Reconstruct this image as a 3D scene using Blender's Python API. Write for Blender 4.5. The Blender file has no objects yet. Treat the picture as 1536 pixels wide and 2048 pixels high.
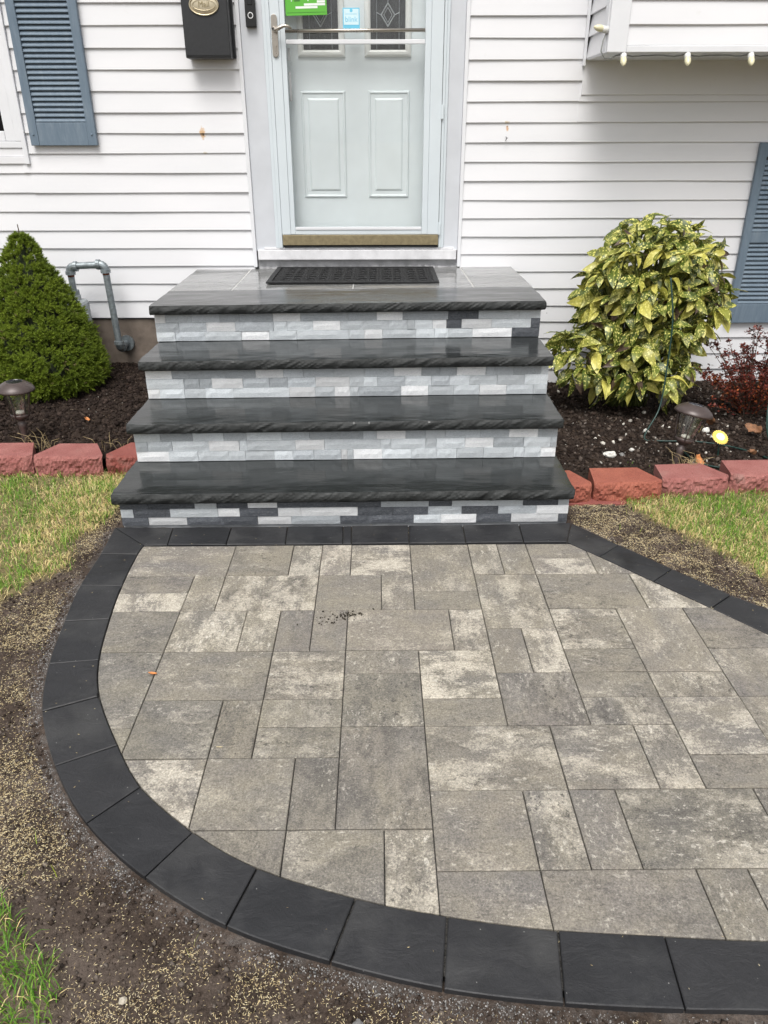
import bpy, bmesh, math, random
import numpy as np
from mathutils import Vector, Matrix, noise as mnoise
from math import radians as rad, sin, cos, pi

random.seed(7)
RNG = np.random.default_rng(11)
SC = bpy.context.scene
COL = SC.collection

# ------------------------------------------------------------------ camera
CAM_H = 1.41
def set_camera():
    pitch, yaw, roll = 0.460978, 0.003035, -0.002117
    cp, sp = cos(pitch), sin(pitch)
    cy, sy = cos(yaw), sin(yaw)
    Z = Matrix(((cy, sy, 0), (-sy, cy, 0), (0, 0, 1)))
    f, r, u = Z @ Vector((0, cp, -sp)), Z @ Vector((1, 0, 0)), Z @ Vector((0, sp, cp))
    r2, u2 = r * cos(roll) + u * sin(roll), -r * sin(roll) + u * cos(roll)
    cam = bpy.data.cameras.new('camera')
    cam.sensor_fit = 'VERTICAL'
    cam.sensor_height = 24.0
    cam.sensor_width = 18.0
    cam.lens = 1515.5 / 2048 * 24.0
    cam.clip_start = 0.02
    cam.clip_end = 1000
    o = bpy.data.objects.new('camera', cam)
    M = Matrix((r2, u2, -f)).transposed().to_4x4()
    M.translation = (0, 0, CAM_H)
    o.matrix_world = M
    COL.objects.link(o)
    SC.camera = o
set_camera()

# ------------------------------------------------------------------ light
SUN_EL, SUN_AZ = rad(60), rad(192)      # azimuth clockwise from +Y: behind the camera, a little to its left
world = bpy.data.worlds.new('World')
SC.world = world
world.use_nodes = True
wn = world.node_tree
bg = wn.nodes['Background']
sky = wn.nodes.new('ShaderNodeTexSky')
sky.sky_type = 'NISHITA'
sky.sun_disc = False
sky.sun_elevation = SUN_EL
sky.sun_rotation = SUN_AZ
sky.air_density = 1.0
sky.dust_density = 5.0
sky.ozone_density = 1.0
hs = wn.nodes.new('ShaderNodeHueSaturation')
hs.inputs['Saturation'].default_value = 0.16
wn.links.new(sky.outputs[0], hs.inputs['Color'])
wn.links.new(hs.outputs[0], bg.inputs['Color'])
bg.inputs['Strength'].default_value = 0.125
sl = bpy.data.lights.new('sun', 'SUN')
sl.energy = 1.5
sl.angle = rad(30)
sl.color = (1.0, 0.965, 0.91)
so = bpy.data.objects.new('sun', sl)
sd = Vector((sin(SUN_AZ) * cos(SUN_EL), cos(SUN_AZ) * cos(SUN_EL), sin(SUN_EL)))
so.rotation_euler = sd.to_track_quat('Z', 'Y').to_euler()
so.location = (0, -3, 6)
COL.objects.link(so)
SC.view_settings.view_transform = 'Standard'
SC.view_settings.look = 'None'
SC.view_settings.gamma = 1.0
SC.view_settings.use_curve_mapping = False
SC.view_settings.exposure = 0.56

# ------------------------------------------------------------------ materials
class G:
    """small node-graph helper"""
    def __init__(s, name):
        s.m = bpy.data.materials.new(name)
        s.m.use_nodes = True
        s.t = s.m.node_tree
        s.b = s.t.nodes['Principled BSDF']
        s.out = s.t.nodes['Material Output']
    def n(s, typ, **kw):
        nd = s.t.nodes.new(typ)
        for k, v in kw.items():
            setattr(nd, k, v)
        return nd
    def put(s, sock, v):
        if hasattr(v, 'is_output') or isinstance(v, bpy.types.NodeSocket):
            s.t.links.new(v, sock)
        elif isinstance(v, (tuple, list)) and len(v) == 3 and sock.type == 'RGBA':
            sock.default_value = (*v, 1)
        else:
            sock.default_value = v
    def coord(s, kind='Object'):
        return s.n('ShaderNodeTexCoord').outputs[kind]
    def pos(s):
        return s.n('ShaderNodeNewGeometry').outputs['Position']
    def rnd(s):
        return s.n('ShaderNodeObjectInfo').outputs['Random']
    def island(s):
        return s.n('ShaderNodeNewGeometry').outputs['Random Per Island']
    def attr(s, name, out='Color'):
        return s.n('ShaderNodeAttribute', attribute_name=name).outputs[out]
    def noise(s, vec, scale, detail=4, rough=0.55, dist=0.0, out='Fac'):
        nd = s.n('ShaderNodeTexNoise')
        s.put(nd.inputs['Vector'], vec)
        nd.inputs['Scale'].default_value = scale
        nd.inputs['Detail'].default_value = detail
        nd.inputs['Roughness'].default_value = rough
        nd.inputs['Distortion'].default_value = dist
        return nd.outputs[out]
    def voro(s, vec, scale, feature='F1', out='Distance', rnd=1.0):
        nd = s.n('ShaderNodeTexVoronoi', feature=feature)
        s.put(nd.inputs['Vector'], vec)
        nd.inputs['Scale'].default_value = scale
        nd.inputs['Randomness'].default_value = rnd
        return nd.outputs[out]
    def mapv(s, vec, scale=(1, 1, 1), loc=(0, 0, 0), rot=(0, 0, 0)):
        nd = s.n('ShaderNodeMapping')
        s.put(nd.inputs['Vector'], vec)
        nd.inputs['Scale'].default_value = scale
        nd.inputs['Rotation'].default_value = rot
        s.put(nd.inputs['Location'], loc)
        return nd.outputs[0]
    def ramp(s, fac, stops, interp='LINEAR'):
        nd = s.n('ShaderNodeValToRGB')
        r = nd.color_ramp
        r.interpolation = interp
        while len(r.elements) < len(stops):
            r.elements.new(0.5)
        for e, (p, c) in zip(r.elements, stops):
            e.position = p
            e.color = (*c, 1) if isinstance(c, (tuple, list)) else (c, c, c, 1)
        s.put(nd.inputs[0], fac)
        return nd.outputs[0]
    def mix(s, fac, a, b, mode='MIX'):
        nd = s.n('ShaderNodeMix', data_type='RGBA', blend_type=mode)
        s.put(nd.inputs[0], fac)
        s.put(nd.inputs[6], a)
        s.put(nd.inputs[7], b)
        return nd.outputs[2]
    def math(s, op, a, b=0.0, c=None, clamp=False):
        nd = s.n('ShaderNodeMath', operation=op, use_clamp=clamp)
        s.put(nd.inputs[0], a)
        s.put(nd.inputs[1], b)
        if c is not None:
            s.put(nd.inputs[2], c)
        return nd.outputs[0]
    def vec(s, x, y, z):
        nd = s.n('ShaderNodeCombineXYZ')
        for i, v in enumerate((x, y, z)):
            s.put(nd.inputs[i], v)
        return nd.outputs[0]
    def vadd(s, a, b):
        nd = s.n('ShaderNodeVectorMath', operation='ADD')
        s.put(nd.inputs[0], a)
        s.put(nd.inputs[1], b)
        return nd.outputs[0]
    def sep(s, v):
        nd = s.n('ShaderNodeSeparateXYZ')
        s.put(nd.inputs[0], v)
        return nd.outputs
    def bump(s, h, strength=0.3, dist=0.01, normal=None):
        nd = s.n('ShaderNodeBump')
        nd.inputs['Strength'].default_value = strength
        nd.inputs['Distance'].default_value = dist
        s.put(nd.inputs['Height'], h)
        if normal is not None:
            s.put(nd.inputs['Normal'], normal)
        return nd.outputs[0]
    def fin(s, col=None, rough=None, normal=None, metal=None, spec=None, **kw):
        if col is not None: s.put(s.b.inputs['Base Color'], col)
        if rough is not None: s.put(s.b.inputs['Roughness'], rough)
        if normal is not None: s.put(s.b.inputs['Normal'], normal)
        if metal is not None: s.put(s.b.inputs['Metallic'], metal)
        if spec is not None: s.put(s.b.inputs['Specular IOR Level'], spec)
        for k, v in kw.items():
            s.put(s.b.inputs[k], v)
        return s.m

M = {}
def simple(name, col, rough=0.5, metal=0.0, var=0.06, scale=30, bump=0.1, bd=0.001, spec=0.5):
    g = G(name)
    p = g.pos()
    n = g.noise(p, scale, 5, 0.6)
    lo = tuple(max(0, c * (1 - var * 2)) for c in col)
    hi = tuple(min(1, c * (1 + var * 2)) for c in col)
    c = g.ramp(n, [(0.3, lo), (0.7, hi)])
    r = g.ramp(g.noise(p, scale * 0.6, 3), [(0.3, max(0.02, rough - 0.07)), (0.7, min(1, rough + 0.07))])
    M[name] = g.fin(c, r, g.bump(n, bump, bd), metal, spec)
    return M[name]

def paver_mat(name, stretch):
    g = G(name)
    rnd = g.rnd()
    off = g.vec(g.math('MULTIPLY', rnd, 37.1), g.math('MULTIPLY', rnd, 91.7), g.math('MULTIPLY', rnd, 53.3))
    v = g.vadd(g.coord('Object'), off)
    vs = g.mapv(v, stretch)
    # body tone of this paver
    tone = g.ramp(rnd, [(0.0, (.158, .145, .130)), (0.17, (.198, .180, .149)), (0.34, (.184, .167, .152)),
                        (0.5, (.160, .151, .130)), (0.68, (.208, .188, .161)), (0.84, (.170, .156, .142)), (1.0, (.196, .181, .146))])
    band = g.noise(vs, 5.0, 4, 0.6, 0.3)
    tone = g.mix(g.ramp(band, [(0.38, 0.0), (0.66, 0.55)]), tone, (.262, .238, .185))
    tone = g.mix(g.ramp(g.noise(g.vadd(vs, (5.2, 1.3, 7.7)), 4.0, 4, 0.6, 0.3), [(0.46, 0.0), (0.66, 0.5)]), tone, (.135, .130, .128))
    gsp = g.math('SUBTRACT', g.noise(v, 170, 5, 0.8), 0.5)
    gs2 = g.math('SUBTRACT', g.noise(v, 60, 5, 0.8), 0.5)
    rag = g.math('ADD', g.math('MULTIPLY', gsp, 0.55), g.math('MULTIPLY', gs2, 0.45))
    amt = g.math('FRACT', g.math('MULTIPLY', rnd, 13.77))
    amt2 = g.math('FRACT', g.math('MULTIPLY', rnd, 29.31))
    # weathered dark patches, speckled through
    dk = g.math('ADD', g.noise(g.vadd(vs, (1.0, 9.0, 4.0)), 9, 8, 0.66, 0.15), rag)
    dkm = g.ramp(g.math('SUBTRACT', dk, g.math('MULTIPLY_ADD', amt2, -0.16, 0.60)), [(0.0, 0.0), (0.10, 0.65), (0.22, 0.9)])
    c = g.mix(g.math('MULTIPLY', dkm, g.math('MULTIPLY_ADD', amt2, 0.55, 0.15)), tone, (.072, .068, .064))
    # pale worn patches, ragged and gritty
    bl = g.noise(g.vadd(vs, (11.0, 3.0, 2.0)), 7.0, 8, 0.66, 0.15)
    thr = g.math('SUBTRACT', g.math('ADD', bl, rag), g.math('MULTIPLY_ADD', amt, -0.19, 0.62))
    blm = g.ramp(thr, [(0.0, 0.0), (0.06, 0.55), (0.18, 1.0)])
    pale = g.mix(g.noise(v, 5, 2), (.57, .515, .43), (.50, .47, .40))
    c = g.mix(g.math('MULTIPLY', blm, g.math('MULTIPLY_ADD', amt, 0.62, 0.14)), c, pale)
    fl = g.noise(g.mapv(v, stretch), 46, 6, 0.7, 0.2)
    zn = g.ramp(g.noise(g.vadd(v, (3, 3, 3)), 6.5, 3), [(0.42, 0.0), (0.58, 1.0)])
    zn2 = g.ramp(g.noise(g.vadd(v, (8, 1, 3)), 6.5, 3), [(0.45, 0.0), (0.60, 1.0)])
    c = g.mix(g.math('MULTIPLY', g.math('MULTIPLY', g.ramp(fl, [(0.575, 0.0), (0.615, 0.85)]), zn), g.math('MULTIPLY_ADD', amt2, 0.6, 0.4)), c, (.058, .054, .050))
    c = g.mix(g.math('MULTIPLY', g.math('MULTIPLY', g.ramp(fl, [(0.385, 0.8), (0.43, 0.0)]), zn2), g.math('MULTIPLY_ADD', amt, 0.6, 0.4)), c, (.52, .49, .43))
    # sand grain
    gr = g.noise(v, 230, 4, 0.8)
    c = g.mix(0.62, c, g.mix(1.0, c, g.ramp(gr, [(0.30, (.30, .30, .30)), (0.5, (1, 1, 1)), (0.70, (1.9, 1.85, 1.75))]), 'MULTIPLY'))
    gr2 = g.noise(v, 130, 4, 0.7)
    c = g.mix(0.5, c, g.mix(1.0, c, g.ramp(gr2, [(0.33, (.6, .6, .6)), (0.68, (1.4, 1.4, 1.4))]), 'MULTIPLY'))
    sp = g.voro(v, 120)
    c = g.mix(g.ramp(sp, [(0.05, 0.75), (0.11, 0.0)]), c, (.46, .45, .42))
    h = g.math('ADD', g.math('MULTIPLY', gr, 0.5), g.math('ADD', g.math('MULTIPLY', fl, 0.5), g.math('MULTIPLY', bl, 0.6)))
    M[name] = g.fin(c, 0.82, g.bump(h, 0.5, 0.0025), spec=0.3)
paver_mat('paver_across', (1.0, 1.75, 1.0))
paver_mat('paver_along', (1.75, 1.0, 1.0))

def border_mat():
    g = G('charcoal_paver')
    rnd = g.rnd()
    v = g.vadd(g.coord('Object'), g.vec(g.math('MULTIPLY', rnd, 51), g.math('MULTIPLY', rnd, 23), 0.0))
    big = g.noise(v, 9, 5, 0.55, 0.5)
    c = g.ramp(big, [(0.3, (.011, .0116, .0132)), (0.7, (.022, .0228, .0256))])
    c = g.mix(g.math('MULTIPLY', rnd, 0.7), c, (.027, .027, .029))
    c = g.mix(0.5, c, g.mix(1.0, c, g.ramp(g.noise(v, 380, 3, 0.7), [(0.3, (.55, .55, .55)), (0.7, (1.5, 1.5, 1.5))]), 'MULTIPLY'))
    dust = g.ramp(g.noise(v, 4, 5, 0.65), [(0.48, 0.0), (0.75, 0.40)])
    c = g.mix(dust, c, (.095, .095, .092))
    c = g.mix(g.ramp(g.voro(v, 36), [(0.02, 0.85), (0.055, 0.0)]), c, (.32, .32, .31))
    riv = g.noise(g.mapv(v, (1, 1.5, 1)), 13, 7, 0.62, 0.5)
    nb = g.bump(riv, 0.55, 0.010)
    nb = g.bump(g.noise(v, 300, 3, 0.7), 0.25, 0.0015, nb)
    M['charcoal_paver'] = g.fin(c, g.ramp(big, [(0.3, 0.42), (0.7, 0.62)]), nb, spec=0.38)
border_mat()

def slate_mat(name, base, hi, r0, r1, sx=2.2):
    g = G(name)
    rnd = g.rnd()
    v = g.vadd(g.pos(), g.vec(g.math('MULTIPLY', rnd, 17), g.math('MULTIPLY', rnd, 7), 0.0))
    vs = g.mapv(v, (1, 3.2, 2.0), rot=(0, 0, 0.06))
    n1 = g.noise(vs, sx, 7, 0.6, 0.8)
    n2 = g.noise(v, 24, 5, 0.6)
    c = g.mix(n2, g.ramp(n1, [(0.3, base), (0.7, hi)]), base)
    c = g.mix(0.4, c, g.mix(1.0, c, g.ramp(g.noise(v, 260, 3, 0.7), [(0.3, (.6, .6, .6)), (0.7, (1.4, 1.4, 1.4))]), 'MULTIPLY'))
    c = g.mix(g.ramp(g.voro(v, 20), [(0.008, 0.5), (0.02, 0.0)]), c, (.3, .3, .29))
    h = g.noise(vs, 6.5, 7, 0.62, 1.4)
    nb = g.bump(h, 0.22, 0.004)
    nb = g.bump(g.noise(v, 160, 4, 0.65), 0.08, 0.0007, nb)
    wet = g.noise(g.mapv(v, (1, 1.5, 1)), 3.2, 4, 0.5, 0.5)
    M[name] = g.fin(c, g.ramp(wet, [(0.32, r0), (0.68, r1)]), nb, spec=0.5)
slate_mat('tread_slate', (.017, .019, .019), (.027, .030, .0295), 0.08, 0.22)
slate_mat('landing_slate', (.16, .162, .16), (.25, .25, .245), 0.05, 0.16)

simple('tread_edge', (.021, .023, .023), 0.62, var=0.22, scale=28, bump=0.5, bd=0.003, spec=0.35)

def veneer_mat(name, base, streak, pale):
    g = G(name)
    rnd = g.rnd()
    v = g.vadd(g.coord('Object'), g.vec(g.math('MULTIPLY', rnd, 31), g.math('MULTIPLY', rnd, 77), g.math('MULTIPLY', rnd, 13)))
    vs = g.mapv(v, (1.4, 1, 0.8), rot=(0, 0.3, 0))
    n = g.noise(vs, 14, 7, 0.65, 1.2)
    c = g.ramp(n, [(0.28, streak), (0.5, base), (0.75, pale)])
    k = g.math('MULTIPLY_ADD', g.math('FRACT', g.math('MULTIPLY', rnd, 7.31)), 0.4, 0.78)
    c = g.mix(1.0, c, g.vec(k, k, k), 'MULTIPLY')
    c = g.mix(0.35, c, g.mix(1.0, c, g.ramp(g.noise(v, 220, 4, 0.7), [(0.3, (.55, .55, .55)), (0.7, (1.4, 1.4, 1.4))]), 'MULTIPLY'))
    c = g.mix(g.ramp(g.noise(g.mapv(v, (5, 5, 1.2)), 9, 4, 0.6), [(0.58, 0.0), (0.75, 0.45)]), c, streak)
    nb = g.bump(g.noise(v, 50, 6, 0.65), 0.55, 0.004)
    M[name] = g.fin(c, 0.55, nb, spec=0.4)
veneer_mat('veneer_white', (.70, .715, .73), (.54, .56, .585), (.82, .825, .825))
veneer_mat('veneer_light', (.58, .62, .65), (.44, .475, .505), (.71, .74, .76))
veneer_mat('veneer_mid', (.44, .475, .505), (.29, .315, .34), (.58, .61, .635))
veneer_mat('veneer_dark', (.085, .093, .107), (.036, .040, .048), (.22, .235, .255))

def siding_mat():
    g = G('vinyl_siding')
    p = g.pos()
    big = g.noise(g.mapv(p, (0.6, 1, 2.5)), 2.2, 4, 0.55)
    c = g.ramp(big, [(0.3, (.685, .69, .71)), (0.7, (.735, .735, .755))])
    gr = g.noise(g.mapv(p, (3, 1, 40)), 6, 4, 0.6)
    c = g.mix(g.ramp(g.noise(p, 26, 3, 0.5), [(0.70, 0.0), (0.80, 0.10)]), c, (.45, .42, .36))
    c = g.mix(g.ramp(g.voro(p, 4.5), [(0.012, 0.55), (0.018, 0.0)]), c, (.10, .09, .08))
    # two rust runs below old fixing nails
    def spot(x, z, sx, sz):
        d = g.mapv(p, (1 / sx, 0, 1 / sz), loc=(-x / sx, 0, -z / sz))
        ln = g.n('ShaderNodeVectorMath', operation='LENGTH')
        g.put(ln.inputs[0], d)
        return g.math('ADD', ln.outputs['Value'], g.math('MULTIPLY_ADD', g.noise(p, 90, 3, 0.6), 1.6, -0.8))
    for (x, z, sx, sz, cc, a) in ((-.99, 1.425, .017, .034, (.55, .30, .08), .75), (-.987, 1.417, .006, .008, (.12, .06, .03), .9),
                                  (-.985, 1.325, .014, .008, (.45, .38, .22), .5),
                                  (.700, 1.475, .016, .008, (.50, .40, .24), .7), (.703, 1.447, .010, .017, (.55, .28, .08), .75),
                                  (.703, 1.455, .004, .005, (.12, .06, .03), .9)):
        c = g.mix(g.ramp(spot(x, z, sx, sz), [(0.55, a), (1.15, 0.0)]), c, cc)
    M['vinyl_siding'] = g.fin(c, 0.42, g.bump(gr, 0.10, 0.0015), spec=0.4)
siding_mat()

def blue_mat():
    g = G('blue_shutter_paint')
    p = g.pos()
    n = g.noise(g.mapv(p, (6, 6, 1)), 7, 6, 0.65, 0.4)
    c = g.ramp(n, [(0.3, (.118, .163, .212)), (0.55, (.146, .193, .243)), (0.75, (.19, .235, .28))])
    c = g.mix(g.ramp(g.noise(g.mapv(p, (30, 30, 2)), 6, 4), [(0.62, 0.0), (0.78, 0.35)]), c, (.34, .40, .46))
    M['blue_shutter_paint'] = g.fin(c, 0.5, g.bump(g.noise(g.mapv(p, (20, 20, 1.5)), 10, 4), 0.2, 0.002), spec=0.35)
blue_mat()

def block_mat(name, top, dark):
    g = G(name)
    rnd = g.rnd()
    v = g.vadd(g.pos(), g.vec(g.math('MULTIPLY', rnd, 9), 0.0, 0.0))
    n = g.noise(v, 9, 5, 0.6)
    c = g.ramp(n, [(0.3, dark), (0.65, top)])
    c = g.mix(0.7, c, g.mix(1.0, c, g.ramp(g.noise(v, 230, 4, 0.75), [(0.3, (.5, .5, .5)), (0.68, (1.55, 1.55, 1.55))]), 'MULTIPLY'))
    c = g.mix(g.ramp(g.voro(v, 95), [(0.06, 0.6), (0.14, 0.0)]), c, (.42, .30, .27))
    c = g.mix(g.ramp(g.noise(v, 5.5, 4, 0.6), [(0.62, 0.0), (0.75, 0.45)]), c, (.26, .22, .19))
    nb = g.bump(g.noise(v, 130, 6, 0.75), 0.9, 0.006)
    M[name] = g.fin(c, 0.85, nb, spec=0.25)
block_mat('red_concrete', (.275, .095, .080), (.215, .064, .052))
block_mat('orange_red_concrete', (.330, .112, .075), (.250, .076, .054))
block_mat('pink_red_concrete', (.330, .140, .124), (.255, .092, .082))

def soil_mats():
    g = G('soil')
    p = g.pos()
    c = g.ramp(g.noise(p, 7, 6, 0.65), [(0.3, (.036, .026, .020)), (0.5, (.068, .051, .041)), (0.72, (.130, .104, .088))])
    c = g.mix(0.8, c, g.mix(1.0, c, g.ramp(g.noise(p, 120, 5, 0.75), [(0.3, (.35, .35, .35)), (0.7, (1.7, 1.7, 1.7))]), 'MULTIPLY'))
    mk = g.n('ShaderNodeSeparateColor')
    g.put(mk.inputs[0], g.attr('mask'))
    dustc = g.ramp(g.noise(p, 330, 4, 0.8), [(0.30, (.05, .05, .05)), (0.5, (.20, .195, .19)), (0.66, (.42, .41, .40))])
    thr = g.math('ADD', mk.outputs[0], g.math('MULTIPLY_ADD', g.noise(p, 18, 5, 0.7), 1.9, -1.05))
    c = g.mix(g.ramp(thr, [(0.42, 0.0), (0.85, 0.35)]), c, dustc)
    lawn = g.ramp(g.noise(p, 60, 5, 0.7), [(0.3, (.10, .085, .04)), (0.7, (.34, .28, .14))])
    c = g.mix(g.math('MULTIPLY', mk.outputs[1], 0.8), c, lawn)
    c = g.mix(g.math('MULTIPLY', mk.outputs[2], 0.75), c, g.ramp(g.noise(p, 90, 5, 0.7), [(0.3, (.075, .058, .047)), (0.7, (.20, .16, .135))]))
    nb = g.bump(g.noise(p, 170, 6, 0.75), 0.8, 0.008)
    M['soil'] = g.fin(c, 0.95, nb, spec=0.15)
    g = G('mulch')
    p = g.pos()
    c = g.ramp(g.noise(p, 9, 6, 0.65), [(0.3, (.016, .011, .009)), (0.55, (.032, .022, .017)), (0.78, (.070, .050, .038))])
    c = g.mix(0.8, c, g.mix(1.0, c, g.ramp(g.noise(p, 140, 5, 0.75), [(0.3, (.35, .35, .35)), (0.7, (1.8, 1.8, 1.8))]), 'MULTIPLY'))
    nb = g.bump(g.noise(p, 110, 6, 0.75), 0.9, 0.012)
    M['mulch'] = g.fin(c, 0.92, nb, spec=0.2)
soil_mats()

def attr_mat(name, attr='col', rough=0.6, trans=0.0, spec=0.3, bump=0.0):
    g = G(name)
    c = g.attr(attr)
    c = g.mix(0.4, c, g.mix(1.0, c, g.ramp(g.noise(g.pos(), 240, 3, 0.7), [(0.3, (.6, .6, .6)), (0.7, (1.4, 1.4, 1.4))]), 'MULTIPLY'))
    g.fin(c, rough, spec=spec)
    if trans:
        tr = g.n('ShaderNodeBsdfTranslucent')
        g.put(tr.inputs['Color'], c)
        mx = g.n('ShaderNodeMixShader')
        mx.inputs[0].default_value = trans
        g.t.links.new(g.b.outputs[0], mx.inputs[1])
        g.t.links.new(tr.outputs[0], mx.inputs[2])
        g.t.links.new(mx.outputs[0], g.out.inputs[0])
    M[name] = g.m
attr_mat('grass_blade', rough=0.5, trans=0.25)
attr_mat('seed_husk', rough=0.6)
attr_mat('crumb', rough=0.95, spec=0.15)
attr_mat('spruce_needle', rough=0.55, trans=0.1)
attr_mat('azalea_leaf', rough=0.45, trans=0.15)

def leaf_mat(name, brown):
    g = G(name)
    isl = g.math('FRACT', g.math('ADD', g.island(), g.math('MULTIPLY', g.rnd(), 7.7)))
    lp = g.attr('lp', 'Vector')
    v = g.vadd(lp, g.vec(g.math('MULTIPLY', isl, 40), g.math('MULTIPLY', isl, 17), isl))
    green = g.ramp(isl, [(0.0, (.050, .078, .012)), (0.45, (.100, .135, .020)), (0.72, (.16, .185, .028)), (0.84, (.36, .345, .06)), (1.0, (.58, .53, .12))])
    yel = g.ramp(g.noise(v, 1.2, 2), [(0.3, (.58, .55, .12)), (0.7, (.78, .73, .26))])
    sp = g.math('ADD', g.voro(g.mapv(v, (1, 0.8, 1)), 12.0), g.math('MULTIPLY_ADD', g.noise(v, 8, 4, 0.6), 0.7, -0.35))
    blot = g.noise(v, 2.2, 3, 0.5)
    m = g.math('MAXIMUM', g.ramp(sp, [(0.28, 0.95), (0.40, 0.0)]), g.ramp(blot, [(0.57, 0.0), (0.64, 0.85)]))
    c = g.mix(m, green, yel)
    xyz = g.sep(lp)
    mid = g.ramp(g.math('ABSOLUTE', xyz[0]), [(0.0, 0.6), (0.035, 0.0)])
    c = g.mix(mid, c, (.33, .33, .08))
    if brown:
        edge = g.math('ADD', g.math('ADD', xyz[1], g.math('MULTIPLY', g.math('ABSOLUTE', xyz[0]), 0.8)), g.math('MULTIPLY_ADD', g.noise(v, 4, 4, 0.6), 0.9, -0.45))
        c = g.mix(g.ramp(edge, [(0.62, 0.0), (0.74, 1.0)]), c, g.ramp(g.noise(v, 6, 3), [(0.3, (.035, .020, .015)), (0.7, (.13, .09, .065))]))
    g.fin(c, g.ramp(g.noise(v, 5, 2), [(0.3, 0.28), (0.7, 0.48)]), g.bump(g.noise(v, 9, 4), 0.25, 0.003), spec=0.5)
    tr = g.n('ShaderNodeBsdfTranslucent')
    g.put(tr.inputs['Color'], c)
    mx = g.n('ShaderNodeMixShader')
    mx.inputs[0].default_value = 0.15
    g.t.links.new(g.b.outputs[0], mx.inputs[1])
    g.t.links.new(tr.outputs[0], mx.inputs[2])
    g.t.links.new(mx.outputs[0], g.out.inputs[0])
    M[name] = g.m
leaf_mat('aucuba_leaf', False)
leaf_mat('aucuba_leaf_scorched', True)

def glass_mat(name, tint, ior=1.5, rough=0.0, k=1.0):
    g = G(name)
    tr = g.n('ShaderNodeBsdfTransparent')
    tr.inputs[0].default_value = (*tint, 1)
    gl = g.n('ShaderNodeBsdfGlossy')
    gl.inputs['Roughness'].default_value = rough
    geo = g.n('ShaderNodeNewGeometry')
    dt = g.n('ShaderNodeVectorMath', operation='DOT_PRODUCT')
    g.t.links.new(geo.outputs['Normal'], dt.inputs[0])
    g.t.links.new(geo.outputs['Incoming'], dt.inputs[1])
    f0 = ((ior - 1) / (ior + 1)) ** 2
    sch = g.math('POWER', g.math('SUBTRACT', 1.0, g.math('ABSOLUTE', dt.outputs['Value']), clamp=True), 5.0)
    mx = g.n('ShaderNodeMixShader')
    g.t.links.new(g.math('MULTIPLY', g.math('MULTIPLY_ADD', sch, 1 - f0, f0), k, clamp=True), mx.inputs[0])
    g.t.links.new(tr.outputs[0], mx.inputs[1])
    g.t.links.new(gl.outputs[0], mx.inputs[2])
    g.t.links.new(mx.outputs[0], g.out.inputs[0])
    M[name] = g.m
glass_mat('clear_glass', (.985, .99, .99), 1.5, 0.01, 1.0)
glass_mat('lantern_glass', (.86, .86, .83), 1.5, 0.12, 3.0)

simple('white_trim', (.71, .72, .745), 0.4, var=0.02, scale=6, bump=0.05)
simple('casing_aluminium', (.56, .58, .615), 0.42, var=0.03, scale=5, bump=0.05)
simple('storm_door_paint', (.60, .655, .69), 0.35, var=0.015, scale=5, bump=0.03)
simple('door_paint', (.68, .73, .745), 0.42, var=0.025, scale=4, bump=0.06)
simple('insert_frame', (.66, .67, .65), 0.45, var=0.03, scale=8)
simple('leaded_came', (.30, .32, .33), 0.3, 0.4)
simple('nickel', (.46, .42, .37), 0.32, 1.0, var=0.05)
simple('brass_sweep', (.36, .30, .185), 0.42, 0.7, var=0.10, scale=45, bump=0.2)
simple('weathered_sill', (.70, .70, .72), 0.55, var=0.07, scale=14, bump=0.3, bd=0.002)
simple('grey_caulk', (.42, .42, .43), 0.7, var=0.12, scale=20, bump=0.5, bd=0.004)
simple('black_metal', (.020, .021, .023), 0.38, 0.0, var=0.08, scale=60, bump=0.12)
simple('black_plastic', (.009, .009, .010), 0.30, var=0.05)
simple('champagne_metal', (.58, .51, .37), 0.35, 0.85, var=0.03)
simple('ring_white', (.75, .76, .77), 0.4, var=0.02)
simple('dark_lens', (.004, .004, .005), 0.08, var=0.02)
simple('black_rubber', (.008, .0085, .0095), 0.72, var=0.1, scale=70, bump=0.3)
simple('galvanised', (.235, .265, .280), 0.48, 0.55, var=0.16, scale=45, bump=0.35, bd=0.002)
simple('rusty_thread', (.16, .045, .02), 0.8, 0.2, var=0.2, scale=70)
simple('meter_grey', (.33, .36, .37), 0.45, 0.1, var=0.06)
simple('concrete', (.165, .135, .112), 0.9, var=0.14, scale=12, bump=0.6, bd=0.004, spec=0.2)
simple('stone_core', (.42, .44, .46), 0.7, var=0.12, scale=18, bump=0.4, bd=0.004)
simple('mortar', (.40, .40, .39), 0.85, var=0.12, scale=60, bump=0.5, bd=0.002)
simple('joint_sand', (.055, .053, .050), 0.95, var=0.45, scale=260, bump=0.8, bd=0.003, spec=0.15)
simple('bronze_plastic', (.070, .052, .048), 0.36, 0.15, var=0.06, scale=40)
simple('solar_cell', (.012, .012, .018), 0.2, var=0.1)
simple('bulb_glass', (.66, .62, .42), 0.25, var=0.04)
simple('bulb_base', (.62, .62, .60), 0.4, var=0.05)
simple('grey_wire', (.20, .21, .20), 0.5, var=0.08)
simple('green_cord', (.006, .032, .026), 0.4, var=0.1)
simple('petal_yellow', (.85, .60, .12), 0.45, var=0.06, scale=30)
simple('petal_centre', (.82, .82, .76), 0.35, var=0.03)
simple('bark', (.085, .062, .045), 0.9, var=0.2, scale=40, bump=0.7, bd=0.004)
simple('green_stem', (.10, .12, .03), 0.55, var=0.15, scale=50)
simple('notice_green', (.11, .43, .045), 0.4, var=0.02, scale=6)
simple('notice_white', (.80, .83, .80), 0.45, var=0.02)
simple('notice_dark', (.03, .10, .02), 0.5, var=0.02)
simple('sticker_pale', (.62, .80, .86), 0.4, var=0.02)
simple('sticker_blue', (.15, .52, .72), 0.4, var=0.02)
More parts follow.
